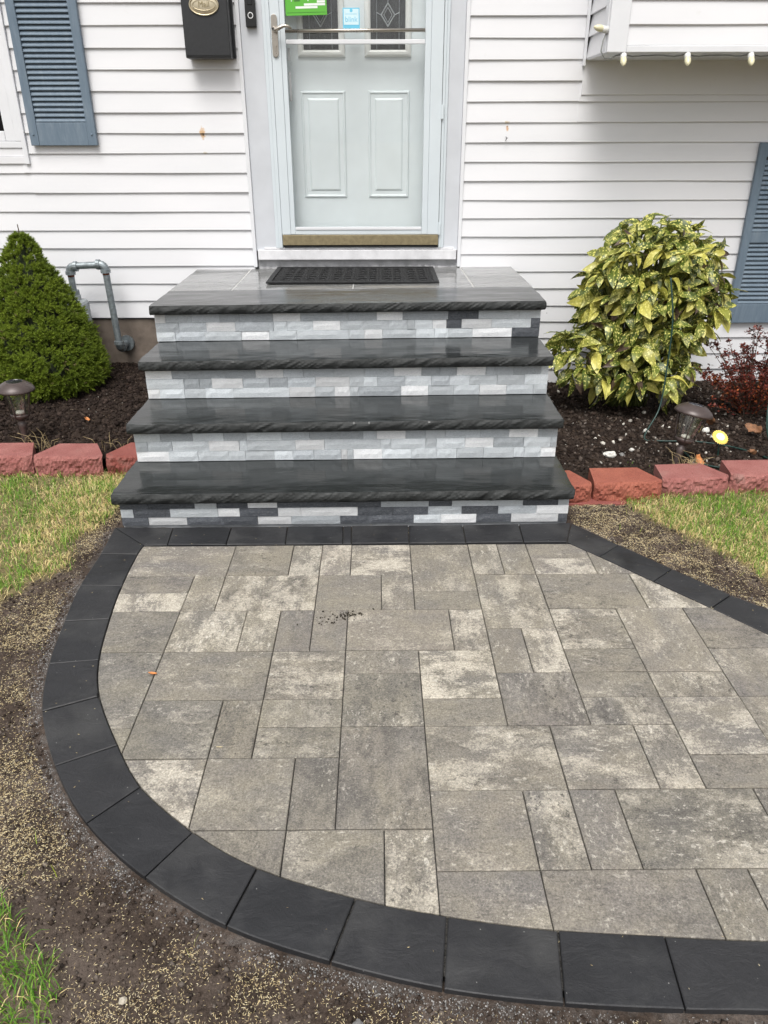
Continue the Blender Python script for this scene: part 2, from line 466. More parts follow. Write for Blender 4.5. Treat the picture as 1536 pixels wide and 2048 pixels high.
simple('white_stone', (.55, .54, .50), 0.75, var=0.15, scale=40, bump=0.6, bd=0.004)
simple('tan_stone', (.42, .38, .31), 0.8, var=0.2, scale=60, bump=0.6, bd=0.003)
simple('grey_stone', (.17, .165, .16), 0.8, var=0.2, scale=40, bump=0.6, bd=0.004)
simple('dry_leaf', (.20, .095, .045), 0.7, var=0.22, scale=60, bump=0.4, bd=0.002)
simple('orange_leaf', (.52, .20, .06), 0.6, var=0.15, scale=90)
simple('dark_room', (.012, .013, .014), 0.7, var=0.1)
simple('sky_gap', (.03, .03, .035), 0.6)

def pane_dark():
    g = G('dark_textured_glass')
    p = g.pos()
    n = g.noise(g.mapv(p, (1.6, 1, 0.35)), 60, 5, 0.7, 1.5)
    c = g.ramp(n, [(0.35, (.012, .013, .014)), (0.6, (.045, .047, .048)), (0.78, (.14, .145, .145))])
    M['dark_textured_glass'] = g.fin(c, 0.22, g.bump(n, 0.5, 0.003), spec=0.5)
pane_dark()

# ------------------------------------------------------------------ mesh helpers
def link(name, me, mat=None, parent=None, loc=None, smooth=False):
    o = bpy.data.objects.new(name, me)
    if mat is not None and len(me.materials) == 0:
        me.materials.append(M[mat] if isinstance(mat, str) else mat)
    if smooth:
        me.polygons.foreach_set('use_smooth', [True] * len(me.polygons))
    COL.objects.link(o)
    if loc is not None:
        o.location = loc
    if parent is not None:
        o.parent = parent
    return o

def tag(o, label, cat, group=None, kind=None):
    o['label'] = label
    if cat: o['category'] = cat
    if group: o['group'] = group
    if kind: o['kind'] = kind
    return o

def empty(name, loc=(0, 0, 0), rot=(0, 0, 0)):
    o = bpy.data.objects.new(name, None)
    o.location = loc
    o.rotation_euler = rot
    o.empty_display_size = 0.05
    COL.objects.link(o)
    return o

class MB:
    """collects faces for one mesh"""
    def __init__(s):
        s.v, s.f = [], []
    def add(s, vs, fs):
        b = len(s.v)
        s.v += [tuple(p) for p in vs]
        s.f += [tuple(i + b for i in f) for f in fs]
        return s
    def box(s, x0, x1, y0, y1, z0, z1):
        return s.add([(x0, y0, z0), (x1, y0, z0), (x1, y1, z0), (x0, y1, z0), (x0, y0, z1), (x1, y0, z1), (x1, y1, z1), (x0, y1, z1)],
                     [(3, 2, 1, 0), (4, 5, 6, 7), (0, 1, 5, 4), (1, 2, 6, 5), (2, 3, 7, 6), (3, 0, 4, 7)])
    def prism_x(s, prof, x0, x1):
        """profile of (y,z) points, counter-clockwise seen from +x, extruded along x"""
        n = len(prof)
        vs = [(x0, y, z) for y, z in prof] + [(x1, y, z) for y, z in prof]
        fs = [tuple(reversed(range(n))), tuple(range(n, 2 * n))]
        fs += [(i, (i + 1) % n, n + (i + 1) % n, n + i) for i in range(n)]
        return s.add(vs, fs)
    def tube(s, pts, r, seg=10, caps=True):
        pts = [Vector(p) for p in pts]
        rs = r if isinstance(r, (list, tuple)) else [r] * len(pts)
        vs, fs = [], []
        up = None
        for i, p in enumerate(pts):
            d = (pts[min(i + 1, len(pts) - 1)] - pts[max(i - 1, 0)])
            d.normalize()
            if up is None:
                up = Vector((0, 0, 1)) if abs(d.z) < 0.9 else Vector((1, 0, 0))
            a = d.cross(up)
            if a.length < 1e-5: a = d.cross(Vector((0, 1, 0)))
            a.normalize()
            b = a.cross(d)
            up = b
            for k in range(seg):
                t = 2 * pi * k / seg
                vs.append(p + a * cos(t) * rs[i] + b * sin(t) * rs[i])
        for i in range(len(pts) - 1):
            for k in range(seg):
                k2 = (k + 1) % seg
                fs.append((i * seg + k, (i + 1) * seg + k, (i + 1) * seg + k2, i * seg + k2))
        if caps:
            fs.append(tuple(range(seg)))
            fs.append(tuple(reversed(range((len(pts) - 1) * seg, len(pts) * seg))))
        return s.add(vs, fs)
    def lathe(s, prof, seg=24, c=(0, 0, 0), caps=False):
        """profile of (r,z), bottom to top"""
        vs, fs = [], []
        for r, z in prof:
            for k in range(seg):
                t = 2 * pi * k / seg
                vs.append((c[0] + r * cos(t), c[1] + r * sin(t), c[2] + z))
        for i in range(len(prof) - 1):
            for k in range(seg):
                k2 = (k + 1) % seg
                fs.append((i * seg + k, i * seg + k2, (i + 1) * seg + k2, (i + 1) * seg + k))
        if caps:
            fs.append(tuple(reversed(range(seg))))
            fs.append(tuple(range((len(prof) - 1) * seg, len(prof) * seg)))
        return s.add(vs, fs)
    def mesh(s, name, bevel=0.0, segs=2, angle=30):
        me = bpy.data.meshes.new(name)
        me.from_pydata(s.v, [], s.f)
        if bevel > 0:
            bm = bmesh.new()
            bm.from_mesh(me)
            ed = [e for e in bm.edges if len(e.link_faces) == 2 and e.calc_face_angle(0) > rad(angle)]
            bmesh.ops.bevel(bm, geom=ed, offset=bevel, segments=segs, affect='EDGES', profile=0.6)
            bm.to_mesh(me)
            bm.free()
        me.update()
        return me
    def build(s, name, mat, parent=None, loc=None, smooth=False, bevel=0.0, segs=2):
        return link(name, s.mesh(name, bevel, segs), mat, parent, loc, smooth)

def box(name, mat, parent, x0, x1, y0, y1, z0, z1, bevel=0.002, segs=2):
    return MB().box(x0, x1, y0, y1, z0, z1).build(name, mat, parent, bevel=bevel, segs=segs)

def fast_mesh(name, V, F, col=None):
    """V (n,3) float, F (m,k) int with fixed k"""
    V = np.asarray(V, np.float32)
    F = np.asarray(F, np.int32)
    me = bpy.data.meshes.new(name)
    me.vertices.add(len(V))
    me.vertices.foreach_set('co', V.ravel())
    me.loops.add(F.size)
    me.loops.foreach_set('vertex_index', F.ravel())
    me.polygons.add(len(F))
    me.polygons.foreach_set('loop_start', np.arange(0, F.size, F.shape[1], dtype=np.int32))
    me.update(calc_edges=True)
    if col is not None:
        a = me.attributes.new('col', 'FLOAT_COLOR', 'POINT')
        c4 = np.ones((len(V), 4), np.float32)
        c4[:, :3] = col
        a.data.foreach_set('color', c4.ravel())
    return me

def scatter(tv, tf, P, yaw, pitch, roll, scale, col):
    """copies of a small template (tv,tf) merged in one array"""
    n, k = len(P), len(tv)
    cz, sz, cx, sx, cy, sy = np.cos(yaw), np.sin(yaw), np.cos(pitch), np.sin(pitch), np.cos(roll), np.sin(roll)
    T = tv[None] * scale.reshape(n, 1, -1)
    x, y, z = T[..., 0], T[..., 1], T[..., 2]
    x, z = x * cy[:, None] + z * sy[:, None], -x * sy[:, None] + z * cy[:, None]
    y, z = y * cx[:, None] - z * sx[:, None], y * sx[:, None] + z * cx[:, None]
    x, y = x * cz[:, None] - y * sz[:, None], x * sz[:, None] + y * cz[:, None]
    V = np.stack([x, y, z], -1) + P[:, None, :]
    F = tf[None] + (np.arange(n) * k)[:, None, None]
    C = np.repeat(col[:, None, :], k, 1) if col.ndim == 2 else col
    return V.reshape(-1, 3), F.reshape(-1, tf.shape[1]), C.reshape(-1, 3)

def vnoise(x, y, seed=0):
    xi, yi = np.floor(x).astype(np.int64), np.floor(y).astype(np.int64)
    fx, fy = x - xi, y - yi
    fx, fy = fx * fx * (3 - 2 * fx), fy * fy * (3 - 2 * fy)
    def h(a, b):
        n = (a * 374761393 + b * 668265263 + seed * 1442695041) & 0xffffffff
        n = ((n ^ (n >> 13)) * 1274126177) & 0xffffffff
        return ((n ^ (n >> 16)) & 0xffff) / 65535.0
    return (h(xi, yi) * (1 - fx) + h(xi + 1, yi) * fx) * (1 - fy) + (h(xi, yi + 1) * (1 - fx) + h(xi + 1, yi + 1) * fx) * fy
def fbm(x, y, f, o=4, seed=0, gain=0.5):
    s, a, t = 0, 1.0, 0
    for i in range(o):
        s = s + a * vnoise(x * f, y * f, seed + i * 17)
        t += a
        a *= gain
        f *= 2.03
    return s / t - 0.5

def text_mesh(txt, size, extrude=0.0005):
    cu = bpy.data.curves.new('lettering', 'FONT')
    cu.body = txt
    cu.size = size
    cu.extrude = extrude
    cu.align_x = 'CENTER'
    cu.align_y = 'CENTER'
    cu.resolution_u = 3
    o = bpy.data.objects.new('lettering', cu)
    COL.objects.link(o)
    dg = bpy.context.evaluated_depsgraph_get()
    me = bpy.data.meshes.new_from_object(o.evaluated_get(dg))
    bpy.data.objects.remove(o)
    return me

def poly_inset(P, d):
    """inset a counter-clockwise polygon"""
    n = len(P)
    out = []
    for i in range(n):
        a, b, c = Vector(P[i - 1]), Vector(P[i]), Vector(P[(i + 1) % n])
        e1, e2 = (b - a), (c - b)
        if e1.length < 1e-6 or e2.length < 1e-6:
            out.append(tuple(b))
            continue
        e1.normalize(); e2.normalize()
        n1, n2 = Vector((-e1.y, e1.x)), Vector((-e2.y, e2.x))
        m = n1 + n2
        k = m.length_squared
        m = m * (2.0 / k) if k > 0.15 else n1
        if m.length > 2.2: m = m * (2.2 / m.length)
        p = b + m * d
        out.append((p.x, p.y))
    return out
def clean(P, eps=0.004):
    out = []
    for p in P:
        if not out or math.hypot(p[0] - out[-1][0], p[1] - out[-1][1]) > eps:
            out.append(p)
    while len(out) > 2 and math.hypot(out[0][0] - out[-1][0], out[0][1] - out[-1][1]) <= eps:
        out.pop()
    return out
def area(P):
    return 0.5 * sum(P[i - 1][0] * P[i][1] - P[i][0] * P[i - 1][1] for i in range(len(P)))
def clip(P, C):
    """Sutherland-Hodgman, C convex counter-clockwise"""
    for i in range(len(C)):
        a, b = C[i - 1], C[i]
        def side(p): return (b[0] - a[0]) * (p[1] - a[1]) - (b[1] - a[1]) * (p[0] - a[0])
        out = []
        for j in range(len(P)):
            p, q = P[j - 1], P[j]
            sp_, sq = side(p), side(q)
            if (sp_ >= 0) != (sq >= 0):
                t = sp_ / (sp_ - sq)
                out.append((p[0] + (q[0] - p[0]) * t, p[1] + (q[1] - p[1]) * t))
            if sq >= 0:
                out.append(q)
        P = out
        if len(P) < 3: return []
    return P

def slab_piece(P, name, mat, parent, gap, cham, thick, dz=0.0, tilt=(0, 0)):
    """paving piece with eased edges from a plan polygon, its origin at its middle"""
    if area(P) < 0: P = P[::-1]
    P = clean(P)
    if len(P) < 3: return None
    A = poly_inset(P, gap)
    B = poly_inset(P, gap + cham)
    if area(A) < 0.0004: return None
    cx = sum(p[0] for p in A) / len(A)
    cy = sum(p[1] for p in A) / len(A)
    n = len(A)
    def zt(p): return dz + (p[0] - cx) * tilt[0] + (p[1] - cy) * tilt[1]
    vs = [(p[0] - cx, p[1] - cy, zt(p)) for p in B]
    vs += [(p[0] - cx, p[1] - cy, zt(p) - cham * 0.8) for p in A]
    vs += [(p[0] - cx, p[1] - cy, -thick) for p in A]
    fs = [tuple(range(n)), tuple(reversed(range(2 * n, 3 * n)))]
    for k in (0, 1):
        fs += [(k * n + (i + 1) % n, k * n + i, (k + 1) * n + i, (k + 1) * n + (i + 1) % n) for i in range(n)]
    o = MB().add(vs, fs).build(name, mat, parent, loc=(cx, cy, 0))
    return o

def crom(P, n=10):
    out = []
    for i in range(len(P) - 1):
        p0, p1, p2, p3 = P[max(i - 1, 0)], P[i], P[i + 1], P[min(i + 2, len(P) - 1)]
        for k in range(n):
            t = k / n
            out.append(tuple(0.5 * (2 * p1[j] + (p2[j] - p0[j]) * t + (2 * p0[j] - 5 * p1[j] + 4 * p2[j] - p3[j]) * t * t
                                    + (3 * p1[j] - p0[j] - 3 * p2[j] + p3[j]) * t ** 3) for j in (0, 1)))
    out.append(tuple(P[-1][:2]))
    return out

# ------------------------------------------------------------------ patio plan
INNER = [(-.915, 2.556), (-.920, 2.487), (-.911, 2.264), (-.889, 2.066), (-.853, 1.852), (-.797, 1.684), (-.690, 1.497), (-.588, 1.352), (-.435, 1.220),
         (-.271, 1.121), (-.056, 1.047), (.126, 1.007), (.343, .975), (.552, .961), (.751, .950), (1.30, .935), (2.2, .92), (3.2, .91)]
OUTER = [(-1.076, 2.707), (-1.063, 2.489), (-1.060, 2.268), (-1.034, 2.050), (-.997, 1.827), (-.933, 1.617), (-.820, 1.416), (-.680, 1.240),
         (-.506, 1.097), (-.314, .985), (-.102, .911), (.110, .859), (.328, .832), (.543, .820), (.690, .817), (1.30, .80), (2.2, .785), (3.2, .775)]
RIN = [(.716, 2.572), (.813, 2.458), (.957, 2.281), (1.093, 2.110), (1.215, 1.962), (1.441, 1.687), (2.2, 1.50), (3.2, 1.35)]
ROUT = [(.769, 2.733), (.910, 2.547), (1.053, 2.366), (1.193, 2.191), (1.283, 2.111), (1.53, 1.83), (2.25, 1.655), (3.2, 1.50)]
JL = [((-.92, 2.487), (-1.063, 2.491)), ((-.909, 2.264), (-1.059, 2.268)), ((-.89, 2.061), (-1.033, 2.048)), ((-.852, 1.845), (-.996, 1.827)),
      ((-.799, 1.678), (-.933, 1.617)), ((-.684, 1.488), (-.82, 1.416)), ((-.588, 1.348), (-.68, 1.24)), ((-.431, 1.214), (-.507, 1.098)),
      ((-.271, 1.12), (-.314, .985)), ((-.057, 1.047), (-.102, .911)), ((.129, 1.006), (.11, .859)), ((.346, .974), (.328, .832)), ((.552, .961), (.543, .82)),
      ((.76, .95), (.757, .815)), ((.97, .944), (.97, .81)), ((1.2, .938), (1.2, .803)), ((1.42, .933), (1.42, .798)), ((1.65, .929), (1.65, .794)),
      ((1.88, .925), (1.88, .79)), ((2.11, .92), (2.11, .786)), ((2.35, .917), (2.35, .784)), ((2.6, .914), (2.6, .781)), ((2.9, .912), (2.9, .778)), ((3.2, .91), (3.2, .775))]
JT = [((-.826, 2.56), (-.838, 2.703)), ((-.601, 2.558), (-.605, 2.706)), ((-.372, 2.56), (-.380, 2.709)), ((-.151, 2.563), (-.156, 2.712)),
      ((-.118, 2.563), (-.122, 2.713)), ((.104, 2.566), (.106, 2.717)), ((.324, 2.568), (.326, 2.720)), ((.547, 2.570), (.554, 2.725))]
JR = [((.813, 2.458), (.910, 2.547)), ((.957, 2.281), (1.053, 2.366)), ((1.093, 2.110), (1.193, 2.191)), ((1.26, 1.908), (1.36, 2.026)), ((1.441, 1.687), (1.53, 1.83)),
      ((1.68, 1.628), (1.74, 1.779)), ((1.93, 1.567), (1.98, 1.72)), ((2.2, 1.50), (2.25, 1.655)), ((2.5, 1.455), (2.54, 1.608)), ((2.85, 1.40), (2.88, 1.553)), ((3.2, 1.35), (3.2, 1.50))]
IN_S, OUT_S = crom(INNER, 8), crom(OUTER, 8)
PATIO_OUT = OUT_S + ROUT[::-1]                     # counter-clockwise outline of the whole paving
GU, GX, GY, GA = .111196, -.115836, 2.555290, .005397
def gp(c, r):
    x, y = c * GU, -r * GU
    return (GX + x * cos(GA) - y * sin(GA), GY + x * sin(GA) + y * cos(GA))
PAVERS = [(-8, -4, 0, 2), (-4, -2, 0, 2), (-2, -1, 0, 2), (-1, 0, 0, 2), (0, 2, 0, 1), (0, 2, 1, 2), (2, 4, 0, 3), (2, 4, 3, 4), (4, 5, 0, 2), (5, 6, 0, 2), (6, 8, 0, 1), (6, 8, 1, 2), (8, 10, 0, 2),
          (-8, -5, 2, 3), (-8, -5, 3, 4), (-5, -4, 2, 4), (-4, -1, 2, 4), (-1, 1, 2, 4), (1, 2, 2, 4), (4, 6, 2, 5), (6, 9, 2, 4), (9, 12, 2, 4),
          (-8, -5, 4, 6), (-5, -3, 4, 6), (-3, -2, 4, 6), (-2, -1, 4, 6), (-1, 0, 4, 6), (0, 3, 4, 6), (3, 4, 4, 6), (4, 5, 5, 7), (5, 6, 5, 7), (6, 8, 4, 6), (6, 8, 6, 7), (8, 10, 4, 7), (10, 12, 4, 6), (12, 14, 4, 6), (10, 12, 6, 8), (12, 14, 6, 8),
          (-8, -5, 6, 9), (-8, -5, 9, 10), (-5, -2, 6, 8), (-2, 0, 6, 8), (0, 2, 6, 7), (0, 2, 7, 9), (2, 4, 6, 8), (2, 4, 8, 9), (4, 6, 7, 9), (6, 8, 7, 8), (6, 8, 8, 9), (8, 10, 7, 8), (8, 10, 8, 10), (8, 10, 10, 11), (10, 12, 8, 11), (12, 14, 8, 10), (12, 14, 10, 11),
          (-5, -3, 8, 10), (-3, -2, 8, 10), (-2, 0, 8, 9), (-2, 0, 9, 10), (0, 2, 9, 12), (2, 5, 9, 11), (5, 7, 9, 11), (7, 8, 9, 11),
          (-8, -3, 10, 12), (-3, -1, 10, 12), (-1, 0, 10, 12), (2, 4, 11, 13), (4, 5, 11, 13), (5, 6, 11, 13), (6, 9, 11, 13), (9, 10, 11, 13), (10, 12, 11, 13), (12, 14, 11, 13),
          (-5, -1, 12, 15), (-1, 1, 12, 14), (-1, 1, 14, 15), (1, 2, 12, 15), (2, 4, 13, 15), (4, 7, 13, 15), (7, 8, 13, 15), (8, 10, 13, 15), (10, 11, 13, 15), (11, 14, 13, 15)]

# ------------------------------------------------------------------ ground
PO = np.array(PATIO_OUT)
def patio_dist(x, y):
    """signed distance to the paving outline, negative inside"""
    sh = x.shape
    x, y = x.ravel(), y.ravel()
    d = np.full(x.shape, 1e9)
    ins = np.zeros(x.shape, bool)
    n = len(PO)
    for i in range(n):
        a, b = PO[i - 1], PO[i]
        ex, ey = b - a
        L = ex * ex + ey * ey + 1e-12
        t = np.clip(((x - a[0]) * ex + (y - a[1]) * ey) / L, 0, 1)
        d = np.minimum(d, np.hypot(x - a[0] - t * ex, y - a[1] - t * ey))
        c = ((a[1] > y) != (b[1] > y))
        with np.errstate(divide='ignore', invalid='ignore'):
            xi = a[0] + (y - a[1]) * ex / (ey if abs(ey) > 1e-12 else 1e-12)
        ins ^= c & (x < xi)
    return np.where(ins, -d, d).reshape(sh)
def smooth(e0, e1, x):
    t = np.clip((x - e0) / (e1 - e0), 0, 1)
    return t * t * (3 - 2 * t)
def lawn_mask(x, y):
    """1 where turf grows"""
    w = fbm(x, y, 5.0, 3, 5) * 0.16
    lx = np.interp(y, [.3, .80, .90, .97, 1.02, 1.06, 1.5, 2.0, 2.16, 2.34, 2.60, 2.73, 2.92, 3.2], [-.50, -.575, -.605, -.70, -.78, -1.0, -1.32, -1.36, -1.27, -1.20, -1.16, -1.16, -1.11, -1.08])
    left = smooth(-0.02, 0.03, (lx - x) + w)
    rx = np.interp(y, [.0, 1.5, 2.29, 2.545, 2.75, 2.90, 3.1], [1.9, 1.75, 1.37, 1.22, 1.10, 1.03, 1.0])
    right = smooth(-0.02, 0.03, (x - rx) + w) * (y > 1.7)
    far = smooth(0.25, 0.1, y)
    return np.clip(left + right + far * (np.abs(x) < 30), 0, 1) * (y < 3.25)
def ground_z(x, y, detail=True):
    d = patio_dist(x, y)
    z = -0.018 + 0.010 * smooth(0.03, 0.22, d) + 0.012 * lawn_mask(x, y)
    if detail:
        z = z + 0.020 * fbm(x, y, 9, 4, 3) + 0.017 * np.maximum(0, fbm(x, y, 34, 3, 9)) * 2 + 0.007 * fbm(x, y, 85, 2, 21)
    edge = smooth(0.012, 0.07, d)
    z = (-0.013 + 0.006 * fbm(x, y, 20, 3, 8)) * (1 - edge) + z * edge
    z = np.where(d < -0.025, -0.075, z)
    steps = (x > -1.03) & (x < .745) & (y > 2.74)
    z = np.where(steps, -0.075, z)
    z = np.where(y > 3.28, -0.14, z)
    return z
def axis(a, b, step, far, n=14):
    core = np.arange(a, b + 1e-6, step)
    g = np.geomspace(0.05, far, n)
    return np.concatenate([(a - g)[::-1], core, b + g])
def grid_mesh(name, X, Y, Zf):
    xx, yy = np.meshgrid(X, Y)
    zz = Zf(xx, yy)
    V = np.stack([xx, yy, zz], -1).reshape(-1, 3)
    nx, ny = len(X), len(Y)
    i = np.arange(nx * ny).reshape(ny, nx)
    F = np.stack([i[:-1, :-1], i[:-1, 1:], i[1:, 1:], i[1:, :-1]], -1).reshape(-1, 4)
    return fast_mesh(name, V, F), xx, yy
gme, gxx, gyy = grid_mesh('ground', axis(-2.3, 2.2, 0.0105, 190), axis(0.62, 3.34, 0.0105, 190), ground_z)
a = gme.attributes.new('mask', 'FLOAT_COLOR', 'POINT')
gd = patio_dist(gxx, gyy)
mk = np.ones((gxx.size, 4), np.float32)
leftside = smooth(0.72, 0.2, gxx) + 0.25
mk[:, 0] = (smooth(0.075, 0.008, gd) * np.clip(leftside + (gyy < .9), 0, 1) * 0.62).ravel()
mk[:, 1] = lawn_mask(gxx, gyy).ravel()
mk[:, 2] = (smooth(0.05, 0.30, gd) * smooth(1.9, 1.5, gyy) * smooth(-0.35, -.60, gxx)).ravel()
a.data.foreach_set('color', mk.ravel())
ground = link('ground', gme, 'soil', smooth=True)
tag(ground, 'bare brown soil and thin lawn around the paving', None, kind='structure')

# planting beds behind the red blocks
def bed_z_left(x, y):
    z = 0.058 + 0.055 * smooth(3.35, 4.6, y) + 0.05 * smooth(-1.45, -1.15, x) * smooth(3.9, 4.6, y)
    z = z + 0.035 * fbm(x, y, 6, 4, 31) + 0.030 * np.maximum(0, fbm(x, y, 30, 3, 37)) * 2 + 0.008 * fbm(x, y, 90, 2, 41)
    return z - 0.035 * smooth(3.42, 3.36, y)
def bed_z_right(x, y):
    z = 0.040 - 0.055 * smooth(3.3, 4.6, y) + 0.07 * smooth(1.15, .85, x) * smooth(3.9, 4.6, y)
    z = z + 0.030 * fbm(x, y, 6, 4, 51) + 0.022 * np.maximum(0, fbm(x, y, 34, 3, 57)) * 2 + 0.007 * fbm(x, y, 95, 2, 61)
    return z - 0.015 * smooth(3.16, 3.10, y)
me, _, _ = grid_mesh('planting_bed', np.arange(-3.4, -1.0, 0.0115), np.arange(3.36, 4.76, 0.0115), bed_z_left)
tag(link('planting_bed', me, 'mulch', smooth=True), 'dark mulched bed left of the steps under the spruce', None, kind='structure')
me, _, _ = grid_mesh('planting_bed', np.arange(.72, 3.4, 0.0115), np.arange(3.02, 4.76, 0.0115), bed_z_right)
tag(link('planting_bed', me, 'mulch', smooth=True), 'dark stony bed right of the steps under the spotted shrub', None, kind='structure')

# ------------------------------------------------------------------ paving
bed = MB()
bp = poly_inset(clean(PATIO_OUT, 0.01), 0.03)
bed.add([(p[0], p[1], -0.009) for p in bp], [tuple(range(len(bp)))])
patio = bed.build('patio', 'joint_sand')
tag(patio, 'curved patio of grey beige pavers with a charcoal border', None, kind='structure')
regA = [p for p in IN_S if p[0] <= 1.441]
regA = regA + [(1.441, .932), (1.441, 1.687)] + [p for p in RIN[:5]][::-1]
regA = clean(regA, 0.01)
def convex(P):
    P = sorted(set(P))
    def half(Q):
        h = []
        for p in Q:
            while len(h) > 1 and (h[-1][0] - h[-2][0]) * (p[1] - h[-2][1]) - (h[-1][1] - h[-2][1]) * (p[0] - h[-2][0]) <= 0: h.pop()
            h.append(p)
        return h[:-1]
    return half(P) + half(P[::-1])
regA = convex(regA)
regB = [(1.441, .932), (2.2, .92), (3.2, .91), (3.2, 1.35), (2.2, 1.50), (1.441, 1.687)]
regB = convex(regB)
prng = random.Random(4)
for (c0, c1, r0, r1) in PAVERS:
    P = clip([gp(c0, r1), gp(c1, r1), gp(c1, r0), gp(c0, r0)], regA)
    if len(P) < 3 or abs(area(P)) < 0.0006: continue
    along = (r1 - r0) > (c1 - c0) or prng.random() < 0.2
    slab_piece(P, 'paver', 'paver_along' if along else 'paver_across', patio, 0.0010 + prng.random() * .0007, 0.0020, 0.06,
               prng.uniform(-.0009, .0007), (prng.uniform(-.004, .004), prng.uniform(-.004, .004)))
c = 14
while c < 30:                                   # the walk going on to the right of the frame
    w = prng.choice((2, 3, 2))
    for r in range(7, 15, 2):
        P = clip([gp(c, r + 2), gp(c + w, r + 2), gp(c + w, r), gp(c, r)], regB)
        if len(P) >= 3 and abs(area(P)) > 0.001:
            slab_piece(P, 'paver', 'paver_across', patio, 0.002, 0.003, 0.06, prng.uniform(-.001, .0005))
    c += w

def nearest(path, p):
    return min(range(len(path)), key=lambda i: (path[i][0] - p[0]) ** 2 + (path[i][1] - p[1]) ** 2)
def border_run(joints, pin, pout):
    for (i0, o0), (i1, o1) in zip(joints[:-1], joints[1:]):
        a0, a1 = nearest(pin, i0), nearest(pin, i1)
        b0, b1 = nearest(pout, o0), nearest(pout, o1)
        P = [i0] + [pin[k] for k in range(a0 + 1, a1)] + [i1, o1] + [pout[k] for k in range(b1 - 1, b0, -1)] + [o0]
        P = clean(P, 0.012)
        slab_piece(P, 'border_paver', 'charcoal_paver', patio, 0.0014 + prng.random() * .0009, 0.0022, 0.06, prng.uniform(.0005, .0025),
                   (prng.uniform(-.006, .006), prng.uniform(-.006, .006)))
corner_l = ((-.915, 2.556), (-1.076, 2.707))
corner_r = ((.716, 2.572), (.769, 2.733))
border_run([corner_l] + JL, IN_S, OUT_S)
border_run([corner_l] + JT + [corner_r], [(-.915, 2.556), (.716, 2.572)], [(-1.076, 2.707), (.769, 2.733)])
border_run([corner_r] + JR, RIN, ROUT)

# ------------------------------------------------------------------ entry steps
steps = empty('entry_steps', (-.145, 2.74, 0))
tag(steps, 'four slate steps with white and grey stone risers below the front door', 'steps')
def put(o, parent):
    o.parent = parent
    o.matrix_parent_inverse = parent.matrix_basis.inverted()
    return o
# (left x, left y, right x, right y) of each riser foot; (left, right) top heights of each tread
RIS = [(-1.045, 2.716, .752, 2.741), (-1.048, 3.014, .752, 3.046), (-1.060, 3.321, .757, 3.354), (-1.082, 3.651, .768, 3.687)]
TX = [(-1.063, .763), (-1.065, .765), (-1.078, .769), (-1.094, .783)]
ZT = [(0, 0), (.155, .159), (.337, .345), (.519, .529), (.696, .709)]
TH = .043
def lerp(a, b, t): return a + (b - a) * t

def slab(name, mat, FL, FR, BR, BL, zl, zr, th, nx, ny, nz, rock=0.009, seed=0.0, back=False, sides=True):
    us = [i / nx for i in range(nx + 1)]
    vs_ = [(i / ny) ** 1.8 for i in range(ny + 1)]
    ws = [i / nz for i in range(nz + 1)]
    idx, V, F = {}, [], []
    def vert(i, j, k):
        key = (i, j, k)
        if key in idx: return idx[key]
        u, v, w = us[i], vs_[j], ws[k]
        x = lerp(lerp(FL[0], FR[0], u), lerp(BL[0], BR[0], u), v)
        y = lerp(lerp(FL[1], FR[1], u), lerp(BL[1], BR[1], u), v)
        z = lerp(zl, zr, u) - th * (1 - w)
        s = Vector((x * 1.0, y + seed * 3.1, z * 2.0 + seed))
        if j == 0:                                # rock-faced front
            n1 = mnoise.noise(Vector((x * 17 - z * 26, seed, z * 18)))
            n2 = mnoise.noise(Vector((x * 34 - z * 62 + 7, seed * 2, z * 26)))
            n3 = mnoise.noise(Vector((x * 150, seed * 2, z * 130)))
            prof = sin(pi * min(1, max(0, (w * 1.05)))) * 0.006
            d = prof + rock * (0.55 * n1 + 0.60 * abs(n2) + 0.10 * n3)
            if k == nz: d = d * 0.45 - 0.001
            if k == 0: d -= 0.006
            y -= d
        if sides and (i == 0 or i == nx):
            sg = -1 if i == 0 else 1
            n1 = mnoise.noise(Vector((seed, y * 30 - z * 25, z * 30)))
            n2 = mnoise.noise(Vector((seed, y * 90, z * 80)))
            x += sg * (rock * 0.7 * (n1 + 0.5 * n2) - (0.004 if k in (0, nz) else 0))
            if j == 0:
                x -= sg * 0.006
                y += 0.004
        if k == nz and j > 0:
            z += 0.0016 * mnoise.noise(Vector((x * 5, y * 14, seed))) + 0.0007 * mnoise.noise(Vector((x * 16, y * 45, seed)))
        idx[key] = len(V)
        V.append((x, y, z))
        return idx[key]
    for i in range(nx):
        for j in range(ny):
            F.append((vert(i, j, nz), vert(i + 1, j, nz), vert(i + 1, j + 1, nz), vert(i, j + 1, nz)))
            F.append((vert(i, j, 0), vert(i, j + 1, 0), vert(i + 1, j + 1, 0), vert(i + 1, j, 0)))
        for k in range(nz):
            F.append((vert(i, 0, k), vert(i + 1, 0, k), vert(i + 1, 0, k + 1), vert(i, 0, k + 1)))
            F.append((vert(i, ny, k), vert(i, ny, k + 1), vert(i + 1, ny, k + 1), vert(i + 1, ny, k)))
    for j in range(ny):
        for k in range(nz):
            F.append((vert(0, j, k), vert(0, j, k + 1), vert(0, j + 1, k + 1), vert(0, j + 1, k)))
            F.append((vert(nx, j, k), vert(nx, j + 1, k), vert(nx, j + 1, k + 1), vert(nx, j, k + 1)))
    me = bpy.data.meshes.new(name)
    me.from_pydata(V, [], F)
    me.materials.append(M[mat])
    if mat == 'tread_slate':
        me.materials.append(M['tread_edge'])
        me.update()
        nz_ = np.zeros(len(me.polygons) * 3, np.float32)
        me.polygons.foreach_get('normal', nz_)
        me.polygons.foreach_set('material_index', (nz_.reshape(-1, 3)[:, 2] < .72).astype(np.int32))
    return link(name, me, None, smooth=False)

